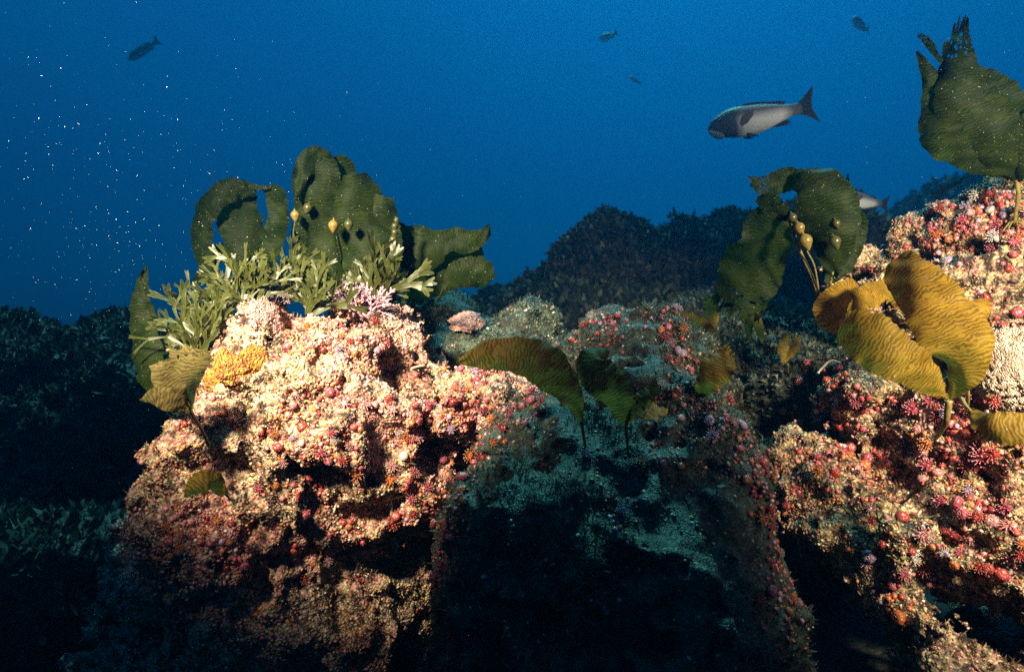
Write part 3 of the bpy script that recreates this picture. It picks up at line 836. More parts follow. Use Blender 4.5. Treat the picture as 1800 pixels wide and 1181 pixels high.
def blade(root, spine, width, material, tilt=(0, 0), ruffle=0.05, cup=0.0, name='blade', seed=0, teeth=0.03, ragged=0.0, label=None):
    """a kelp blade: a ruffled ribbon along a curved spine; spine rows are (px, py, metres)"""
    n, mm = max(30, 11 * len(spine)), 17
    pts = np.array([P(*s)[:] for s in spine])
    S = spline(pts, n)
    Wd = np.clip(spline([(v,) for v in width], n)[:, 0], 0.5, None)
    Y = S[:, 1]
    Wd = Wd / FPX * Y
    T = np.gradient(S, axis=0); T /= np.linalg.norm(T, axis=1)[:, None] + 1e-9
    view = S - np.array((0, 0, CZ)); view /= np.linalg.norm(view, axis=1)[:, None]
    A = np.cross(T, view); A /= np.linalg.norm(A, axis=1)[:, None] + 1e-9
    for i in range(1, n):                                   # keep the across direction from flipping
        if (A[i] * A[i - 1]).sum() < 0: A[i] *= -1
    B = np.cross(A, T)
    tl = np.radians(np.interp(np.linspace(0, 1, n), np.linspace(0, 1, len(tilt)), tilt))[:, None]
    A2 = A * np.cos(tl) + B * np.sin(tl); B2 = -A * np.sin(tl) + B * np.cos(tl)
    L = np.concatenate([[0], np.cumsum(np.linalg.norm(np.diff(S, axis=0), axis=1))])
    V, UV, F = [], [], []
    rs = np.random.default_rng(1000 + seed + int(spine[0][0] * 7 + spine[0][1]))
    ph = rs.uniform(0, 6.28, 6)
    wmax = Wd.max()
    for i in range(n):
        for j in range(mm):
            u = j / (mm - 1) * 2 - 1
            s = L[i] / max(wmax, 1e-4)
            edge = abs(u) ** 2.2
            sd = 0 if u < 0 else 3
            ru = ruffle * wmax * edge * (math.sin(s * 7.5 + ph[sd]) + 0.6 * math.sin(s * 17 + ph[sd + 1]))
            cu = cup * Wd[i] * (u * u - 0.4)
            wob = 0.03 * wmax * math.sin(s * 4 + u * 2.2 + ph[2]) + 0.012 * wmax * math.sin(s * 11 - u * 5 + ph[4])
            uu = u * (1 + (teeth * (1 if (i * 2 + sd) % 3 == 0 else -0.4) + rs.normal() * teeth * .6 if abs(u) > .99 else 0) + .05 * math.sin(s * 5 + ph[sd + 2]) + .03 * math.sin(s * 13 + ph[5 - sd]))
            p = S[i] + A2[i] * uu * Wd[i] / 2 + B2[i] * (ru + cu + wob)
            if ragged and i > n - 4: p = p + T[i] * rs.normal() * ragged * wmax
            V.append(p); UV.append((u * Wd[i] / 2 * 10, L[i] * 10))
    for i in range(n - 1):
        for j in range(mm - 1):
            if ragged and i > .78 * n and rs.random() < .10 + .25 * (i / n - .78): continue      # bites out of the old tip
            F.append((i * mm + j, i * mm + j + 1, (i + 1) * mm + j + 1, (i + 1) * mm + j))
    off = np.array(root.location[:])
    me = np_mesh(name, np.array(V) - off, np.array(F), material, uv=np.array(UV))
    o = link(name, me, root)
    if label: o['label'] = label
    return o

def stipe(root, pts, rad, material, name='stipe'):
    S = spline([P(*p)[:] for p in pts], 6 * len(pts)) - np.array(root.location[:])
    mb = MB(); tube(mb, S.tolist(), [rad * (1.15 - .4 * i / len(S)) for i in range(len(S))], 8)
    return link(name, mb.mesh(name, [material]), root)

def bladder(root, px, py, Y, rpx, material, up=(0, -1)):
    r = rpx / FPX * Y
    d = Vector((up[0], 0, -up[1])).normalized()
    M = d.to_track_quat('Z', 'Y').to_matrix().to_4x4()
    mb = MB(); lathe(mb, [(0, -1.5 * r), (.22 * r, -1.35 * r), (.6 * r, -.8 * r), (.92 * r, -.3 * r), (r, .15 * r), (.85 * r, .62 * r), (.5 * r, .95 * r), (.22 * r, 1.1 * r), (.12 * r, 1.5 * r), (0, 1.6 * r)], 16, M=M)
    return link('bladder', mb.mesh('bladder', [material]), root, P(px, py, Y) - root.location)

def holdfast(root, px, py, Y, rpx, material, n=9):
    c = P(px, py, Y) - root.location; r = rpx / FPX * Y
    mb = MB()
    for i in range(n):
        a = 6.28 * i / n + random.uniform(-.2, .2); L = r * random.uniform(.7, 1.2)
        e = c + Vector((math.cos(a) * L, math.sin(a) * L * .8, -L * random.uniform(.5, 1.0)))
        m_ = c.lerp(e, .5) + Vector((0, 0, L * .22))
        tube(mb, spline([c[:], m_[:], e[:]], 7).tolist(), [r * .09, r * .085, r * .08, r * .075, r * .07, r * .06, r * .05], 5)
    return link('holdfast', mb.mesh('holdfast', [material]), root)

def kelp(px, py, Y, label):
    return tag(empty('kelp', P(px, py, Y)), label, 'kelp', None)

k = kelp(435, 505, 1.46, 'dark olive kelp whose blades arch into two loops behind the forked seaweed')
blade(k, [(375, 512, 1.46), (357, 445, 1.44), (354, 395, 1.43), (374, 352, 1.42), (412, 334, 1.43), (450, 340, 1.45)], [16, 34, 42, 44, 40, 12], M_kd, (10, 40, -20), .05, .1)
blade(k, [(452, 500, 1.47), (437, 440, 1.47), (420, 385, 1.46), (408, 340, 1.45), (400, 322, 1.44)], [40, 64, 72, 74, 40], M_kd, (-15, 15), .05, .08, ragged=.07)
blade(k, [(462, 498, 1.45), (478, 430, 1.44), (489, 385, 1.43), (484, 340, 1.44), (462, 330, 1.46)], [14, 36, 36, 34, 8], M_kd, (20, -25), .05, .1)
blade(k, [(340, 500, 1.48), (385, 446, 1.48), (425, 452, 1.48), (460, 490, 1.48)], [10, 30, 34, 14], M_kd, (25, -10), .05)
blade(k, [(418, 322, 1.44), (448, 329, 1.44), (476, 331, 1.44)], [14, 10, 5], M_kd, (0, 30), .1)
stipe(k, [(438, 520, 1.47), (440, 500, 1.47), (446, 470, 1.47)], .003, M_std)

k = kelp(630, 530, 1.46, 'tall mass of dark olive kelp blades with round bladders on top of the left boulder')
blade(k, [(600, 500, 1.46), (570, 430, 1.45), (556, 365, 1.43), (560, 310, 1.42), (555, 284, 1.41), (535, 296, 1.40), (522, 330, 1.40), (522, 352, 1.40)], [40, 66, 84, 74, 56, 36, 20, 5], M_kd, (0, 20, -30), .05, .12)
blade(k, [(620, 510, 1.48), (606, 420, 1.48), (598, 350, 1.47), (588, 300, 1.45), (578, 280, 1.44)], [50, 88, 92, 70, 30], M_kd, (-20, 25), .05, .1)
blade(k, [(640, 520, 1.44), (637, 430, 1.44), (632, 350, 1.43), (624, 306, 1.42)], [50, 100, 88, 44], M_kd, (15, -15), .06, .15)
blade(k, [(660, 520, 1.46), (668, 440, 1.46), (668, 380, 1.45), (676, 345, 1.44)], [50, 76, 66, 30], M_kd, (30, -10), .06, .1)
blade(k, [(600, 530, 1.50), (560, 470, 1.50), (540, 400, 1.50), (560, 350, 1.5)], [60, 70, 50, 16], M_kd, (20, 0), .05)
blade(k, [(640, 530, 1.5), (660, 480, 1.52), (700, 430, 1.52), (690, 390, 1.52)], [80, 100, 70, 20], M_kd, (-20, 20), .06)
for b in ((519, 379, 1.395, 8, M_bl), (541, 366, 1.405, 8, M_bld), (586, 397, 1.385, 9, M_bl), (613, 395, 1.39, 8, M_bld), (694, 398, 1.40, 6, M_bld), (694, 409, 1.40, 6, M_bld), (691, 422, 1.40, 7, M_bld), (697, 388, 1.4, 5, M_bld)):
    bladder(k, *b[:4], b[4], (random.uniform(-.4, .4), -1))
stipe(k, [(632, 540, 1.46), (600, 470, 1.44), (586, 405, 1.42)], .0024, M_kd)
stipe(k, [(525, 470, 1.42), (516, 420, 1.40), (519, 385, 1.385)], .002, M_std)

k = kelp(735, 520, 1.52, 'low dark kelp with blades streaming sideways over the green ledge')
blade(k, [(690, 505, 1.52), (728, 460, 1.52), (780, 424, 1.50), (826, 424, 1.48), (852, 410, 1.47), (861, 394, 1.47)], [50, 72, 50, 40, 22, 3], M_kd, (0, 25, -15), .06, .1)
blade(k, [(705, 515, 1.54), (755, 490, 1.54), (800, 450, 1.53), (848, 436, 1.52)], [60, 74, 60, 24], M_kd, (-30, 15), .06)
blade(k, [(778, 505, 1.5), (806, 484, 1.48), (842, 478, 1.47), (868, 474, 1.46)], [14, 50, 56, 26], M_kd, (10, -20), .06, .15)
blade(k, [(690, 450, 1.54), (715, 420, 1.54), (745, 410, 1.53), (770, 415, 1.53)], [60, 40, 26, 6], M_kd, (0, 20), .07)
stipe(k, [(770, 530, 1.55), (776, 515, 1.53), (782, 500, 1.5)], .003, M_std)

k = kelp(368, 785, 1.06, 'tan wrinkled kelp fanning out over the outer side of the left boulder')
blade(k, [(330, 722, 1.06), (290, 690, 1.12), (262, 640, 1.18), (250, 570, 1.22), (248, 510, 1.23), (258, 468, 1.24)], [6, 40, 58, 46, 26, 3], M_kd, (10, 35, 0), .06, .1)  # blade beyond the flash: its dimness is put into the dark colour
blade(k, [(335, 724, 1.02), (330, 690, 1.01), (330, 650, 1.0), (335, 610, 1.0)], [4, 30, 58, 76], M_kf, (-10, 15), .03, .06, ragged=.04)
blade(k, [(334, 724, 1.02), (315, 696, 1.0), (295, 668, .99), (280, 636, .99)], [4, 28, 46, 34], M_kf, (15, -5), .03, .06)
blade(k, [(333, 725, 1.01), (305, 707, .99), (275, 697, .98), (246, 703, .97)], [4, 34, 34, 3], M_kf, (-15, 10), .03, .08)
stipe(k, [(335, 724, 1.02), (345, 740, 1.04), (356, 758, 1.06), (368, 785, 1.07)], .0032, M_st)
holdfast(k, 364, 776, 1.075, 16, M_st, 7)

k = kelp(392, 868, 1.03, 'single small brown kelp leaf lying on the lower left boulder')
blade(k, [(396, 868, 1.04), (372, 846, 1.0), (350, 852, .99), (326, 874, .99)], [14, 38, 42, 6], M_ko, (0, 20), .05, .1)
stipe(k, [(396, 868, 1.04), (402, 874, 1.05), (406, 880, 1.06)], .002, M_st)

k = kelp(1028, 792, .98, 'brown kelp blade with net-like wrinkles reaching left across the red rim')
blade(k, [(1022, 742, .97), (1000, 690, .97), (962, 646, .98), (905, 622, .99), (848, 628, 1.0), (802, 636, 1.0)], [8, 48, 76, 64, 46, 5], M_ko, (15, -10, 10), .05, .1)
stipe(k, [(1022, 740, .97), (1025, 760, .975), (1030, 792, .985)], .0025, M_st)
holdfast(k, 1030, 790, .985, 11, M_st, 7)
k = kelp(1104, 792, .95, 'olive kelp with one folded broad leaf and one narrow leaf on the middle boulder')
blade(k, [(1100, 752, .94), (1083, 695, .93), (1052, 654, .93), (1042, 630, .94), (1060, 612, .96)], [6, 62, 70, 56, 26], M_ko, (25, -15, 20), .06, .18)
blade(k, [(1101, 750, .94), (1118, 716, .94), (1142, 690, .95), (1152, 664, .96)], [5, 30, 26, 5], M_ko, (-30, 10), .1, .1)
stipe(k, [(1100, 748, .94), (1102, 770, .945), (1104, 794, .955)], .0025, M_st)
holdfast(k, 1104, 792, .955, 11, M_st, 7)
k = kelp(1230, 694, 1.08, 'bumpy blistered olive seaweed leaf on the shoulder of the middle boulder')
blade(k, [(1232, 694, 1.08), (1246, 668, 1.06), (1264, 640, 1.06), (1284, 614, 1.07)], [20, 48, 58, 20], M_ko, (0, 20), .10, .1, teeth=.08, ragged=.08)

k = kelp(1452, 570, 1.28, 'large dark kelp with a folded arching blade and a row of lit bladders')
blade(k, [(1384, 366, 1.24), (1360, 388, 1.26), (1340, 435, 1.30), (1316, 490, 1.34), (1290, 545, 1.36)], [20, 76, 104, 112, 84], M_kd, (10, 30, -15), .07, .14, ragged=.06)
blade(k, [(1470, 450, 1.30), (1478, 390, 1.30), (1452, 336, 1.28), (1400, 316, 1.27), (1352, 326, 1.26), (1322, 322, 1.25)], [60, 70, 58, 44, 38, 22], M_kd, (0, 30, -25), .07, .1, teeth=.06, ragged=.1)
blade(k, [(1466, 488, 1.24), (1464, 430, 1.22), (1456, 370, 1.21), (1440, 325, 1.21), (1418, 302, 1.23)], [10, 74, 96, 84, 44], M_kd, (15, -15), .05, .15)
blade(k, [(1455, 500, 1.27), (1480, 450, 1.27), (1500, 395, 1.28), (1492, 350, 1.30)], [20, 56, 44, 14], M_kd, (-35, 10), .06)
blade(k, [(1392, 384, 1.23), (1372, 372, 1.24), (1348, 356, 1.24), (1330, 350, 1.25)], [8, 34, 34, 10], M_kd, (30, 10), .07)
for b in ((1393, 383, 1.22, 8, M_bld), (1405, 401, 1.21, 9.5, M_bl), (1416, 424, 1.205, 12, M_bl), (1440, 415, 1.26, 10, M_bld), (1468, 425, 1.19, 10, M_bld), (1470, 393, 1.2, 7, M_bld)):
    bladder(k, *b[:4], b[4], (-.35, -1))
stipe(k, [(1448, 575, 1.30), (1432, 500, 1.26), (1408, 445, 1.23), (1392, 400, 1.23), (1382, 378, 1.24)], .003, M_st)
stipe(k, [(1452, 572, 1.29), (1456, 520, 1.26), (1464, 478, 1.24)], .0026, M_st)
stipe(k, [(1440, 520, 1.27), (1432, 470, 1.23), (1418, 440, 1.21)], .0018, M_st)

k = kelp(1650, 770, 1.05, 'golden kelp with two broad wrinkled blades glowing in front of the right boulder')
blade(k, [(1670, 702, .98), (1696, 655, .95), (1688, 605, .94), (1652, 550, .96), (1608, 500, 1.0), (1572, 456, 1.05)], [6, 60, 98, 106, 86, 56], M_kg, (20, -10, 15), .04, .12)
blade(k, [(1666, 700, .98), (1628, 664, .96), (1572, 624, .95), (1518, 592, .97), (1478, 572, 1.0)], [6, 58, 86, 90, 62], M_kg, (-20, 15), .04, .1)
blade(k, [(1690, 640, 1.04), (1700, 580, 1.06), (1722, 540, 1.07), (1738, 528, 1.08)], [20, 46, 36, 10], M_kg, (30, 0), .06)
blade(k, [(1660, 690, 1.0), (1620, 672, 1.02), (1585, 650, 1.03)], [8, 28, 12], M_kg, (20, 0), .06)
stipe(k, [(1668, 704, .98), (1664, 735, .99), (1658, 752, 1.01), (1646, 770, 1.05)], .0042, M_st)
stipe(k, [(1699, 672, 1.0), (1701, 700, 1.03), (1698, 722, 1.08)], .003, M_st)
holdfast(k, 1650, 764, 1.045, 15, M_st, 6)

k = kelp(1560, 585, 1.22, 'ragged golden kelp fronds drooping below the bladder kelp')
blade(k, [(1505, 500, 1.22), (1470, 530, 1.18), (1460, 560, 1.16), (1490, 588, 1.14)], [30, 56, 50, 16], M_kg, (20, -20), .07, .1)
blade(k, [(1575, 500, 1.2), (1545, 512, 1.16), (1515, 528, 1.12), (1492, 548, 1.10)], [30, 40, 44, 10], M_kg, (-20, 20), .06)
blade(k, [(1560, 470, 1.22), (1575, 500, 1.2), (1600, 530, 1.18), (1625, 560, 1.17)], [10, 44, 50, 16], M_kg, (10, -20), .06)

k = kelp(1712, 745, .92, 'wrinkled brown kelp blade poking in from the right edge')
blade(k, [(1706, 722, .96), (1735, 746, .92), (1780, 752, .90), (1850, 742, .88)], [12, 48, 58, 44], M_ko, (-10, 15), .05, .12)
stipe(k, [(1690, 700, 1.02), (1697, 712, .99), (1708, 724, .96)], .0028, M_st)

k = kelp(1785, 395, 1.34, 'tall dark kelp rising on the high knoll with broad folded wrinkled blades')
blade(k, [(1788, 318, 1.30), (1748, 262, 1.27), (1706, 190, 1.25), (1680, 118, 1.25), (1688, 42, 1.27)], [14, 92, 100, 62, 24], M_kd, (20, -15, 25), .05, .15, ragged=.12)
blade(k, [(1780, 312, 1.31), (1700, 274, 1.29), (1650, 232, 1.28), (1644, 160, 1.28), (1612, 90, 1.29)], [12, 50, 66, 40, 4], M_kd, (-15, 20, -10), .05, .12)
blade(k, [(1795, 310, 1.32), (1775, 240, 1.32), (1735, 165, 1.30), (1705, 120, 1.29)], [40, 80, 76, 20], M_kd, (30, -20), .06, .1)
blade(k, [(1790, 318, 1.30), (1812, 280, 1.26), (1850, 240, 1.23), (1900, 230, 1.2)], [20, 90, 120, 60], M_kd, (-10, 20), .05, .1)
blade(k, [(1672, 128, 1.27), (1648, 100, 1.27), (1632, 76, 1.27), (1618, 62, 1.27)], [5, 8, 14, 8], M_kd, (0, 30), .2, ragged=.3)
stipe(k, [(1788, 316, 1.30), (1790, 345, 1.31), (1786, 372, 1.33), (1784, 396, 1.345)], .004, M_st)
holdfast(k, 1785, 388, 1.345, 22, M_st, 10)

for (x, y, Y, lab, bl) in ((1250, 590, 1.5, 'pale translucent kelp sprout leaning left behind the middle boulder', [([(1262, 590), (1225, 566), (1185, 562), (1165, 556)], [8, 28, 30, 8]), ([(1250, 596), (1252, 560), (1248, 535), (1240, 520)], [6, 22, 26, 8])]),
                           (1326, 604, 1.5, 'pale split translucent kelp sprout on the dark teal slope', [([(1318, 604), (1316, 575), (1320, 545)], [4, 14, 12]), ([(1340, 602), (1334, 575), (1324, 545)], [4, 16, 14])]),
                           (1385, 640, 1.5, 'small dark kelp sprout beside the shaded rock under the golden kelp', [([(1378, 640), (1376, 612), (1384, 585)], [5, 18, 8]), ([(1380, 636), (1396, 612), (1404, 590)], [4, 16, 6])])):
    k = kelp(x, y, Y, lab)
    for i, (s, wd) in enumerate(bl): blade(k, [(a, b, Y + .01 * i) for a, b in s], wd, M_ko, (10 * i, 20), .06, .12)
    stipe(k, [(x, y + 16, Y + .04), (x, y, Y)], .002, M_st)
for (x, y, Y, sp_, wd, lab) in ((1488, 352, 1.9, [(1486, 352), (1488, 328), (1491, 304)], [10, 9, 2], 'thin dark upright kelp blade standing beside the partly hidden fish'),
                                (1690, 330, 3.2, [(1640, 345), (1680, 322), (1712, 304)], [14, 9, 3], 'thin dark kelp blade lying along the far ridge'),
                                (1440, 330, 2.6, [(1446, 340), (1442, 318), (1440, 303)], [16, 14, 5], 'dark stubby kelp tip behind the bladder kelp')):
    k = kelp(x, y, Y, lab); blade(k, [(a, b, Y) for a, b in sp_], wd, M_kd, (10, 30), .05)

# ------------------------------------------------------------------ forked brown seaweed (flat, dividing in twos, pale midrib and edges)
def fork_mat():
    m, n, b = mat('forked seaweed frond')
    uv = N(n, 'ShaderNodeUVMap').outputs[0]
    sp = N(n, 'ShaderNodeSeparateXYZ'); n.links.new(uv, sp.inputs[0])
    ab = N(n, 'ShaderNodeMath', operation='ABSOLUTE'); n.links.new(sp.outputs[0], ab.inputs[0])
    ob = N(n, 'ShaderNodeTexCoord').outputs['Object']
    base = ramp(n, noise(n, ob, 40.0, 3), [(0.3, (0.028, 0.034, 0.006)), (0.7, (0.065, 0.07, 0.014))])
    ed = ramp(n, ab.outputs[0], [(0.0, (0.45, 0.45, 0.45)), (0.10, (0, 0, 0)), (0.80, (0, 0, 0)), (0.97, (1, 1, 1))])
    col = mixc(n, ed, base, (0.16, 0.165, 0.03))
    n.links.new(col, b.inputs['Base Color']); b.inputs['Roughness'].default_value = 0.45
    t = N(n, 'ShaderNodeBsdfTranslucent'); n.links.new(col, t.inputs[0])
    mx = N(n, 'ShaderNodeMixShader'); mx.inputs[0].default_value = 0.4
    n.links.new(b.outputs[0], mx.inputs[1]); n.links.new(t.outputs[0], mx.inputs[2])
    n.links.new(mx.outputs[0], n.nodes['Material Output'].inputs['Surface'])
    return m
M_fork = fork_mat()

def fork_frond(mb, p, d, side, w, L, depth, rr):
    """one strip that splits in two at its end"""
    n = 7
    bend = rr.uniform(-.35, .35); out_ = rr.uniform(-.25, .25)
    nrm = d.cross(side).normalized()
    V, UV, F = [], [], []
    q = p.copy(); dd = d.copy()
    w0 = w * (0.62 if depth else 0.5)
    for i in range(n):
        t = i / (n - 1)
        ww = w0 + (w * (1.18 if i > n - 3 else 1.0) - w0) * t
        sd = (side - dd * side.dot(dd)).normalized()
        ru = nrm * 0.12 * w * math.sin(t * 5 + rr.random())
        for u in (-1, -.45, 0, .45, 1):
            V.append(q + sd * u * ww + nrm * (0.10 * ww * u * u) + ru * u); UV.append((u, t))
        dd = (dd + side * bend * .16 + nrm * out_ * .16).normalized()
        q = q + dd * L / (n - 1)
    for i in range(n - 1):
        for j in range(4): F.append((i * 5 + j, i * 5 + j + 1, (i + 1) * 5 + j + 1, (i + 1) * 5 + j))
    end = q - dd * L / (n - 1)
    sd = (side - dd * side.dot(dd)).normalized()
    if depth == 0:                                          # two blunt finger tips
        mb.add(V, F, UV)
        for s in (-1, 1):
            b0 = end + sd * s * w * .5
            tv, tu = [], []
            for i in range(4):
                t = i / 3; ww = w * .55 * (1 - .55 * t * t)
                c = b0 + (dd + sd * s * .35) * t * w * 1.5
                for u in (-1, 0, 1): tv.append(c + sd * u * ww + nrm * .1 * ww); tu.append((u if abs(u) > .5 else .25, t))
            mb.add(tv, [(i * 3 + j, i * 3 + j + 1, i * 3 + j + 4, i * 3 + j + 3) for i in range(3) for j in range(2)], tu)
        return
    mb.add(V, F, UV)
    for s in (-1, 1):
        a = rr.uniform(.2, .75) * s
        nd = (dd * math.cos(a) + sd * math.sin(a) + nrm * rr.uniform(-.3, .3)).normalized()
        ns = (sd + nrm * rr.uniform(-.5, .5)).normalized()
        fork_frond(mb, end + sd * s * w * .35, nd, ns, w * rr.uniform(.75, 1.05), L * rr.uniform(.6, 1.0), depth - 1 if rr.random() > .22 else max(0, depth - 2), rr)

def ground(px, py, Y, rocks=None):
    """the pixel and depth where a plant meets the rock: the first surface met on the way down"""
    for k in range(0, 90, 3):
        h = hit(px, py + k, rocks)
        if h: return px, py + k, h[0].y
    return px, py, Y

def forked(px, py, Y, aims, label, w=7, seed=0):
    rr = random.Random(seed)
    px, py, Y = ground(px, py, Y, (A_,))
    Y += .01
    base = P(px, py, Y)
    root = tag(empty('forked_seaweed', base), label, 'seaweed', None)
    sc_ = Y / FPX
    aims = list(aims) + [(ax + rr.gauss(0, 26), ay + (py - ay) * rr.uniform(.05, .5), max(1, d_ - rr.choice((0, 1)))) for ax, ay, d_ in aims for _ in range(2)]
    for ax, ay, dep in aims:
        v = Vector(((ax - px) * sc_, rr.uniform(-.03, .03), -(ay - py) * sc_))
        L = v.length; d = v.normalized()
        side = d.cross(Vector((rr.uniform(-.5, .5), 1, rr.uniform(-.3, .3)))).normalized()
        mb = MB()
        fork_frond(mb, Vector((rr.uniform(-6, 6) * sc_, 0, 0)), d, side, w * .74 * sc_ * rr.uniform(.55, 1.3), L * .30, dep + 1, rr)
        link('frond', mb.mesh('frond', [M_fork]), root)
    return root
forked(385, 600, 1.18, [(300, 490, 2), (340, 490, 2), (365, 500, 2), (285, 540, 1), (400, 520, 2)], 'olive forked seaweed leaning out over the open water at the left', 8, 1)
forked(350, 610, 1.14, [(262, 520, 1), (290, 590, 1), (300, 560, 2)], 'lowest olive forked seaweed hanging by the fanned brown kelp', 7, 2)
forked(430, 545, 1.27, [(380, 450, 2), (405, 440, 3), (440, 455, 2), (370, 500, 2)], 'shaded forked seaweed in front of the looped dark kelp', 6, 3)
forked(455, 520, 1.3, [(440, 440, 2), (475, 455, 2), (410, 470, 2)], 'small dark forked seaweed between the looped kelp and the pink tuft', 5, 4)
forked(500, 510, 1.3, [(522, 390, 3), (545, 420, 2), (570, 450, 2), (490, 460, 1)], 'tall forked seaweed standing below the round kelp bladders', 8, 5)
forked(545, 520, 1.28, [(520, 470, 2), (580, 470, 2), (600, 460, 2), (560, 440, 2)], 'bushy forked seaweed low in the middle of the crest', 7, 6)
forked(596, 520, 1.28, [(585, 470, 2), (600, 480, 2), (570, 490, 2)], 'dark forked seaweed just behind the bright pink coralline tuft', 6, 7)
forked(660, 525, 1.22, [(648, 415, 3), (668, 430, 2), (690, 460, 2), (640, 450, 2)], 'olive forked seaweed rising right beside the pink coralline tuft', 9, 8)
forked(685, 528, 1.22, [(700, 460, 2), (706, 490, 1), (680, 480, 2)], 'small olive forked seaweed at the outer end of the crest', 6, 9)
forked(350, 560, 1.26, [(345, 480, 2), (325, 500, 2), (370, 470, 2)], 'dim forked seaweed half hidden behind the leaning one', 6, 10)

# ------------------------------------------------------------------ pink coralline tufts
def tuft(px, py, Y, hpx, label, c, seed, lean=0):
    rr = random.Random(seed)
    mt = glossy(label[:24], c, 0.6, 0.15, 0.3)
    px, py, Y = ground(px, py, Y, (A_,))
    Y -= .012
    h = hpx / FPX * Y
    root = tag(empty('coralline_tuft', P(px, py, Y)), label, 'seaweed')
    for b in range(6):
        mb = MB()
        def grow(p, d, L, dep):
            e = p + d * L
            tube(mb, [p, p.lerp(e, .5), e], [L * .13, L * .17, L * .11], 5)
            if dep == 0: return
            side = d.cross(Vector((rr.gauss(0, .5), 1, rr.gauss(0, .5)))).normalized()
            grow(e, (d + Vector((rr.gauss(0, .12), rr.gauss(0, .12), 0))).normalized(), L * .92, dep - 1)
            for s in (-1, 1):
                if rr.random() < .72: grow(e, (d + side * s * rr.uniform(.6, 1.0)).normalized(), L * .75, dep - 1 if rr.random() > .5 else max(0, dep - 2))
        a = rr.uniform(-.9, .9) + lean
        grow(Vector((rr.gauss(0, .1) * h, rr.gauss(0, .1) * h, 0)), Vector((math.sin(a), rr.uniform(-.5, .3), math.cos(a))).normalized(), h * .19, 5)
        link('branch', mb.mesh('branch', [mt]), root)
tuft(634, 560, 1.20, 84, 'bright pink branching coralline tuft on the crest of the left boulder', (0.70, 0.40, 0.48), 1, -.1)
tuft(492, 532, 1.26, 34, 'small mauve coralline tuft on the dark notch of the left crest', (0.40, 0.27, 0.38), 2, .2)
tuft(468, 528, 1.27, 26, 'tiny pale coralline tuft on the peak of the left boulder', (0.5, 0.34, 0.42), 3, -.3)

# ------------------------------------------------------------------ fish
def fish_mat(name, stops, belly, bellyz=0.028):
    m, n, b = mat(name)
    ob = N(n, 'ShaderNodeTexCoord').outputs['Object']
    sp = N(n, 'ShaderNodeSeparateXYZ'); n.links.new(ob, sp.inputs[0])
    nz = noise(n, ob, 9.0, 3)
    wob = N(n, 'ShaderNodeMath', operation='MULTIPLY_ADD'); n.links.new(nz, wob.inputs[0]); wob.inputs[1].default_value = 0.06
    xo = N(n, 'ShaderNodeMath', operation='ADD'); n.links.new(sp.outputs[0], xo.inputs[0]); xo.inputs[1].default_value = 0.47; n.links.new(xo.outputs[0], wob.inputs[2])
    back = ramp(n, wob.outputs[0], stops)
    fz = N(n, 'ShaderNodeMapRange'); n.links.new(sp.outputs[2], fz.inputs[0])
    fz.inputs[1].default_value = bellyz + 0.03; fz.inputs[2].default_value = bellyz - 0.045
    bm_ = N(n, 'ShaderNodeMath', operation='MULTIPLY'); n.links.new(fz.outputs[0], bm_.inputs[0])
    bz = ramp(n, wob.outputs[0], belly)
    n.links.new(bz, bm_.inputs[1])
    col = mixc(n, bm_.outputs[0], back, (0.92, 0.92, 0.86))
    n.links.new(col, b.inputs['Base Color']); b.inputs['Roughness'].default_value = 0.6
    vor = N(n, 'ShaderNodeTexVoronoi'); vor.inputs['Scale'].default_value = 55; n.links.new(ob, vor.inputs['Vector'])
    bp = N(n, 'ShaderNodeBump'); bp.inputs['Strength'].default_value = .25; bp.inputs['Distance'].default_value = .01
    n.links.new(vor.outputs['Distance'], bp.inputs['Height']); n.links.new(bp.outputs[0], b.inputs['Normal'])
    return m
def flat_mat(name, c, r=0.5, tr=0.0): return glossy(name, c, r, tr, 0.3)
# object space: nose at x=0.5, tail towards -0.5
DKB = (0.05, 0.06, 0.075)
M_sheep = fish_mat('sheephead skin', [(0.10, (0.05, 0.06, 0.07)), (0.24, (0.11, 0.12, 0.13)), (0.55, (0.17, 0.155, 0.16)), (0.74, (0.14, 0.125, 0.13)), (0.78, (0.05, 0.065, 0.08)), (1.0, (0.05, 0.065, 0.08))],
                   [(0.22, (0, 0, 0)), (0.34, (.85,) * 3), (0.70, (1, 1, 1)), (0.775, (0, 0, 0)), (1.0, (0, 0, 0))])
M_far_f = fish_mat('distant fish skin', [(0.0, (0.16, 0.17, 0.17)), (1.0, (0.12, 0.13, 0.13))], [(0.0, (.5,) * 3), (1.0, (.8,) * 3)], -.02)
M_fin = flat_mat('dark fin', (0.06, 0.07, 0.08), .5, .35)
M_pec = flat_mat('grey pectoral fin', (0.22, 0.21, 0.21), .5, .4)
M_finf = flat_mat('grey fin', (0.25, 0.27, 0.27), .5, .4)
M_eye = flat_mat('fish eye', (0.02, 0.02, 0.02), .1)
M_lip = flat_mat('pale jaw', (0.9, 0.9, 0.84))
PROF = [(0, .0, -.02), (.02, .035, -.05), (.06, .072, -.085), (.12, .108, -.112), (.20, .138, -.132), (.30, .150, -.146), (.42, .142, -.146), (.54, .122, -.126), (.64, .096, -.094), (.73, .070, -.066), (.80, .055, -.052), (.86, .056, -.054)]
def fin(root, name, outline, mt, thick=.006, y=0, M=None):
    """a thin lens-shaped fin from an outline in (x, z)"""
    mb = MB(); n = len(outline)
    cx_ = sum(p[0] for p in outline) / n; cz_ = sum(p[1] for p in outline) / n
    V = [(p[0], y, p[1]) for p in outline] + [(cx_, y + thick, cz_), (cx_, y - thick, cz_)]
    if M: V = [M @ Vector(v) for v in V]
    F = [(i, (i + 1) % n, n) for i in range(n)] + [((i + 1) % n, i, n + 1) for i in range(n)]
    mb.add(V, F)
    return link(name, mb.mesh(name, [mt], smooth=False), root)
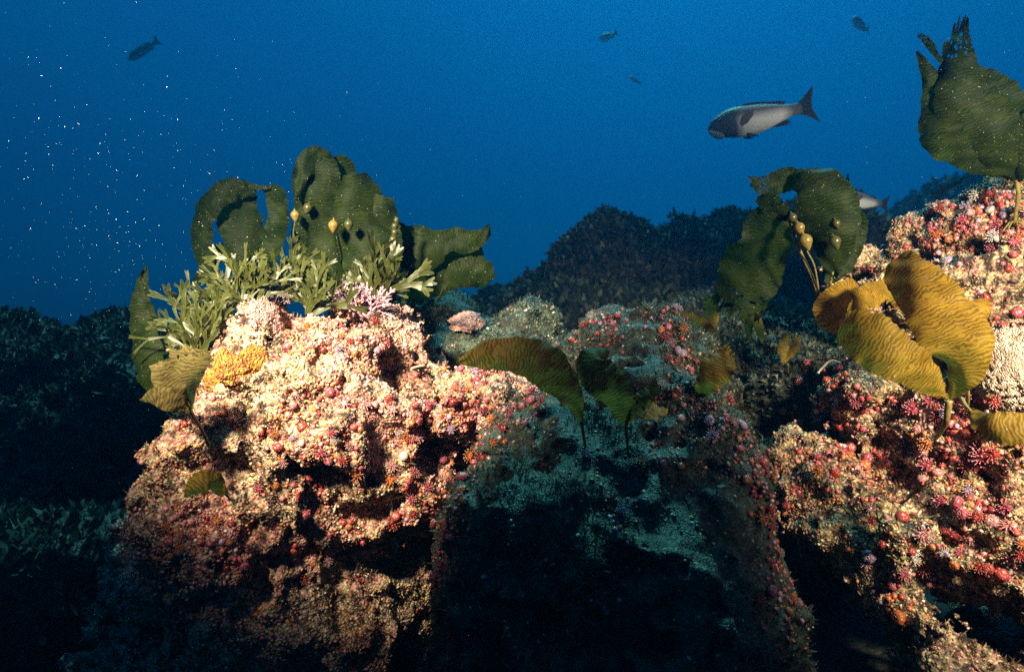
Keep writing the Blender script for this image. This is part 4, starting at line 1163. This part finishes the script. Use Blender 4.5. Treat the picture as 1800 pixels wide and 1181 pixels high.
def fish(px, py, Y, length_px, deg, yaw, label, name='sheephead_fish', skin=None, finm=None, fat=1.0, parts=True, bend=0.0):
    skin, finm = skin or M_sheep, finm or M_fin
    Lm = length_px / FPX * Y / max(.3, math.cos(math.radians(yaw)))
    S = spline(PROF, 34); S[:, 1:] *= .88
    V, F = [], []; n = 20
    for s, t, b in S:
        x = .5 - s; c = (t + b) / 2; h = max((t - b) / 2 * fat, .004); wd = h * (.52 if s < .7 else .52 - (s - .7) * 1.6)
        yb = bend * max(0, s - .3) ** 2
        for k in range(n):
            a = 2 * math.pi * k / n
            V.append((x, wd * math.cos(a) + yb, c + h * math.sin(a)))
    R = len(S)
    for i in range(R - 1):
        for k in range(n): F.append((i * n + k, (i + 1) * n + k, (i + 1) * n + (k + 1) % n, i * n + (k + 1) % n))
    F.append(tuple(range(n))); F.append(tuple((R - 1) * n + k for k in reversed(range(n))))
    mb = MB(); mb.add(V, F)
    root = empty(name, P(px, py, Y)); tag(root, label, 'fish')
    root.rotation_euler = (0, math.radians(-deg), math.radians(180 + yaw))
    root.scale = (Lm,) * 3
    link('body', mb.mesh('body', [skin]), root)
    yt = bend * .3
    fin(root, 'tail_fin', [(-.33, .05), (-.38, .075), (-.44, .115), (-.515, .175), (-.50, .12), (-.475, .06), (-.462, 0), (-.47, -.055), (-.50, -.115), (-.515, -.155), (-.44, -.10), (-.38, -.07), (-.33, -.05)], finm, .008, yt)
    f = fat * .88
    fin(root, 'dorsal_fin', [(.24, .13 * f), (.20, .150 * f), (.10, .162 * f), (-.02, .152 * f), (-.12, .132 * f), (-.20, .125 * f), (-.262, .112 * f), (-.24, .06 * f), (-.15, .07 * f), (0, .10 * f), (.2, .10 * f)], finm, .006, yt * .2)
    fin(root, 'anal_fin', [(-.06, -.11 * f), (-.14, -.125 * f), (-.22, -.12 * f), (-.275, -.115 * f), (-.24, -.07 * f), (-.14, -.08 * f)], finm, .006, yt * .3)
    if parts:
        for s in (-1, 1):
            M = Matrix.Translation((.24, s * .066, -.035)) @ Matrix.Rotation(s * -.35, 4, 'Z') @ Matrix.Rotation(.5, 4, 'Y')
            fin(root, 'pectoral_fin', [(0, .02), (-.06, .045), (-.13, .045), (-.155, .02), (-.13, -.012), (-.05, -.03), (0, -.02)], M_pec, .005, 0, M)
            M = Matrix.Translation((.18, s * .035, -.135 * f))
            fin(root, 'pelvic_fin', [(0, .012), (-.05, 0), (-.115, -.035), (-.05, -.03), (.0, -.008)], finm, .004, 0, M)
            e = MB(); lathe(e, [(.0, -.012), (.012, -.006), (.0145, 0), (.012, .006), (.0, .010)], 12, M=Matrix.Translation((.405, s * .043, .035)) @ Matrix.Rotation(-s * math.pi / 2, 4, 'X'))
            link('eye', e.mesh('eye', [M_eye]), root)
        ja = MB(); J = []
        for i, (x, r, z) in enumerate(((.502, .008, -.022), (.490, .024, -.036), (.465, .036, -.052), (.43, .042, -.070), (.385, .028, -.088))):
            for k in range(12):
                a = 2 * math.pi * k / 12; J.append((x, r * 1.05 * math.cos(a), z + r * .75 * math.sin(a)))
        ja.add(J, [(i * 12 + k, (i + 1) * 12 + k, (i + 1) * 12 + (k + 1) % 12, i * 12 + (k + 1) % 12) for i in range(4) for k in range(12)])
        link('jaw', ja.mesh('jaw', [M_lip]), root)
    return root
fish(1336, 208, 2.6, 200, -14, 12, 'large pale bellied fish with dark head and tail swimming left in open water', bend=.25)
fish(1518, 354, 2.7, 105, 4, 20, 'pinkish fish half hidden behind the bladder kelp', bend=.1)
fish(253, 88, 6.0, 58, -42, 25, 'dim blue fish tilted head down in the open water at the upper left', name='distant_fish', skin=M_far_f, finm=M_finf, parts=False)
fish(1513, 44, 6.0, 46, 8, 35, 'round grey fish near the top edge above the tall kelp', name='distant_fish', skin=M_far_f, finm=M_finf, fat=1.35, parts=False)
fish(1070, 64, 8.0, 40, -30, 30, 'very faint fish high in the middle of the open water', name='distant_fish', skin=M_far_f, finm=M_finf, fat=1.2, parts=False)
fish(1117, 142, 9.0, 24, 10, 40, 'tiny faint fish below the very faint one in the middle', name='distant_fish', skin=M_far_f, finm=M_finf, parts=False)
fish(172, 553, 4.0, 52, -25, 15, 'small dark fish skimming over the far left reef mound', name='distant_fish', skin=M_far_f, finm=M_fin, parts=False)
fish(1520, 402, 4.6, 60, 6, 25, 'dim pale fish low behind the bladder kelp', name='distant_fish', skin=M_far_f, finm=M_finf, parts=False)

# ------------------------------------------------------------------ drifting specks
M_snow = island_mat('drifting specks', [(0, (0.8, 0.8, 0.76)), (0.85, (0.75, 0.65, 0.4))], .6, .3, .1)
ns = 5600
px_ = np.where(RNG.random(ns) < .45, np.abs(RNG.normal(0, 260, ns)) - 30, RNG.random(ns) * 1800)
py_ = np.where(px_ < 700, RNG.normal(420, 210, ns), RNG.random(ns) * 700)
dp = 0.75 + 2.2 * RNG.random(ns) ** 1.2
pos = np.stack([(px_ - CX) / FPX * dp, dp, CZ - (py_ - CY) / FPX * dp], 1)
szs = (0.00012 + 0.00032 * RNG.random(ns) ** 6)
OCT = (np.array([(1, 0, 0), (-1, 0, 0), (0, 1, 0), (0, -1, 0), (0, 0, 1), (0, 0, -1)], float), np.array([(0, 2, 4), (2, 1, 4), (1, 3, 4), (3, 0, 4), (2, 0, 5), (1, 2, 5), (3, 1, 5), (0, 3, 5)]))
o = link('marine_snow', scatter_mesh('marine_snow', pos, RNG.normal(size=pos.shape), szs, OCT, M_snow, (1.3, 1, 1), .3, 0))
tag(o, 'white specks drifting in the blue water', 'specks', kind='stuff')

# ------------------------------------------------------------------ haze: the water itself
hb = bmesh.new()
bmesh.ops.create_cube(hb, size=1.0)
hm = bpy.data.meshes.new('haze'); hb.to_mesh(hm); hb.free()
haze = link('haze', hm)
haze.scale = (100, 100, 9.2)
haze.location = (0, 1.2, 1.6)
m = bpy.data.materials.new('sea water haze'); m.use_nodes = True
n = m.node_tree; n.nodes.clear()
o_ = N(n, 'ShaderNodeOutputMaterial'); v_ = N(n, 'ShaderNodeVolumePrincipled')
v_.inputs['Color'].default_value = (0.014, 0.34, 0.80, 1)
v_.inputs['Density'].default_value = 0.040
v_.inputs['Anisotropy'].default_value = 0.72
n.links.new(v_.outputs[0], o_.inputs['Volume'])
hm.materials.append(m)
tag(haze, 'blue sea water filling the view', 'water', kind='stuff')
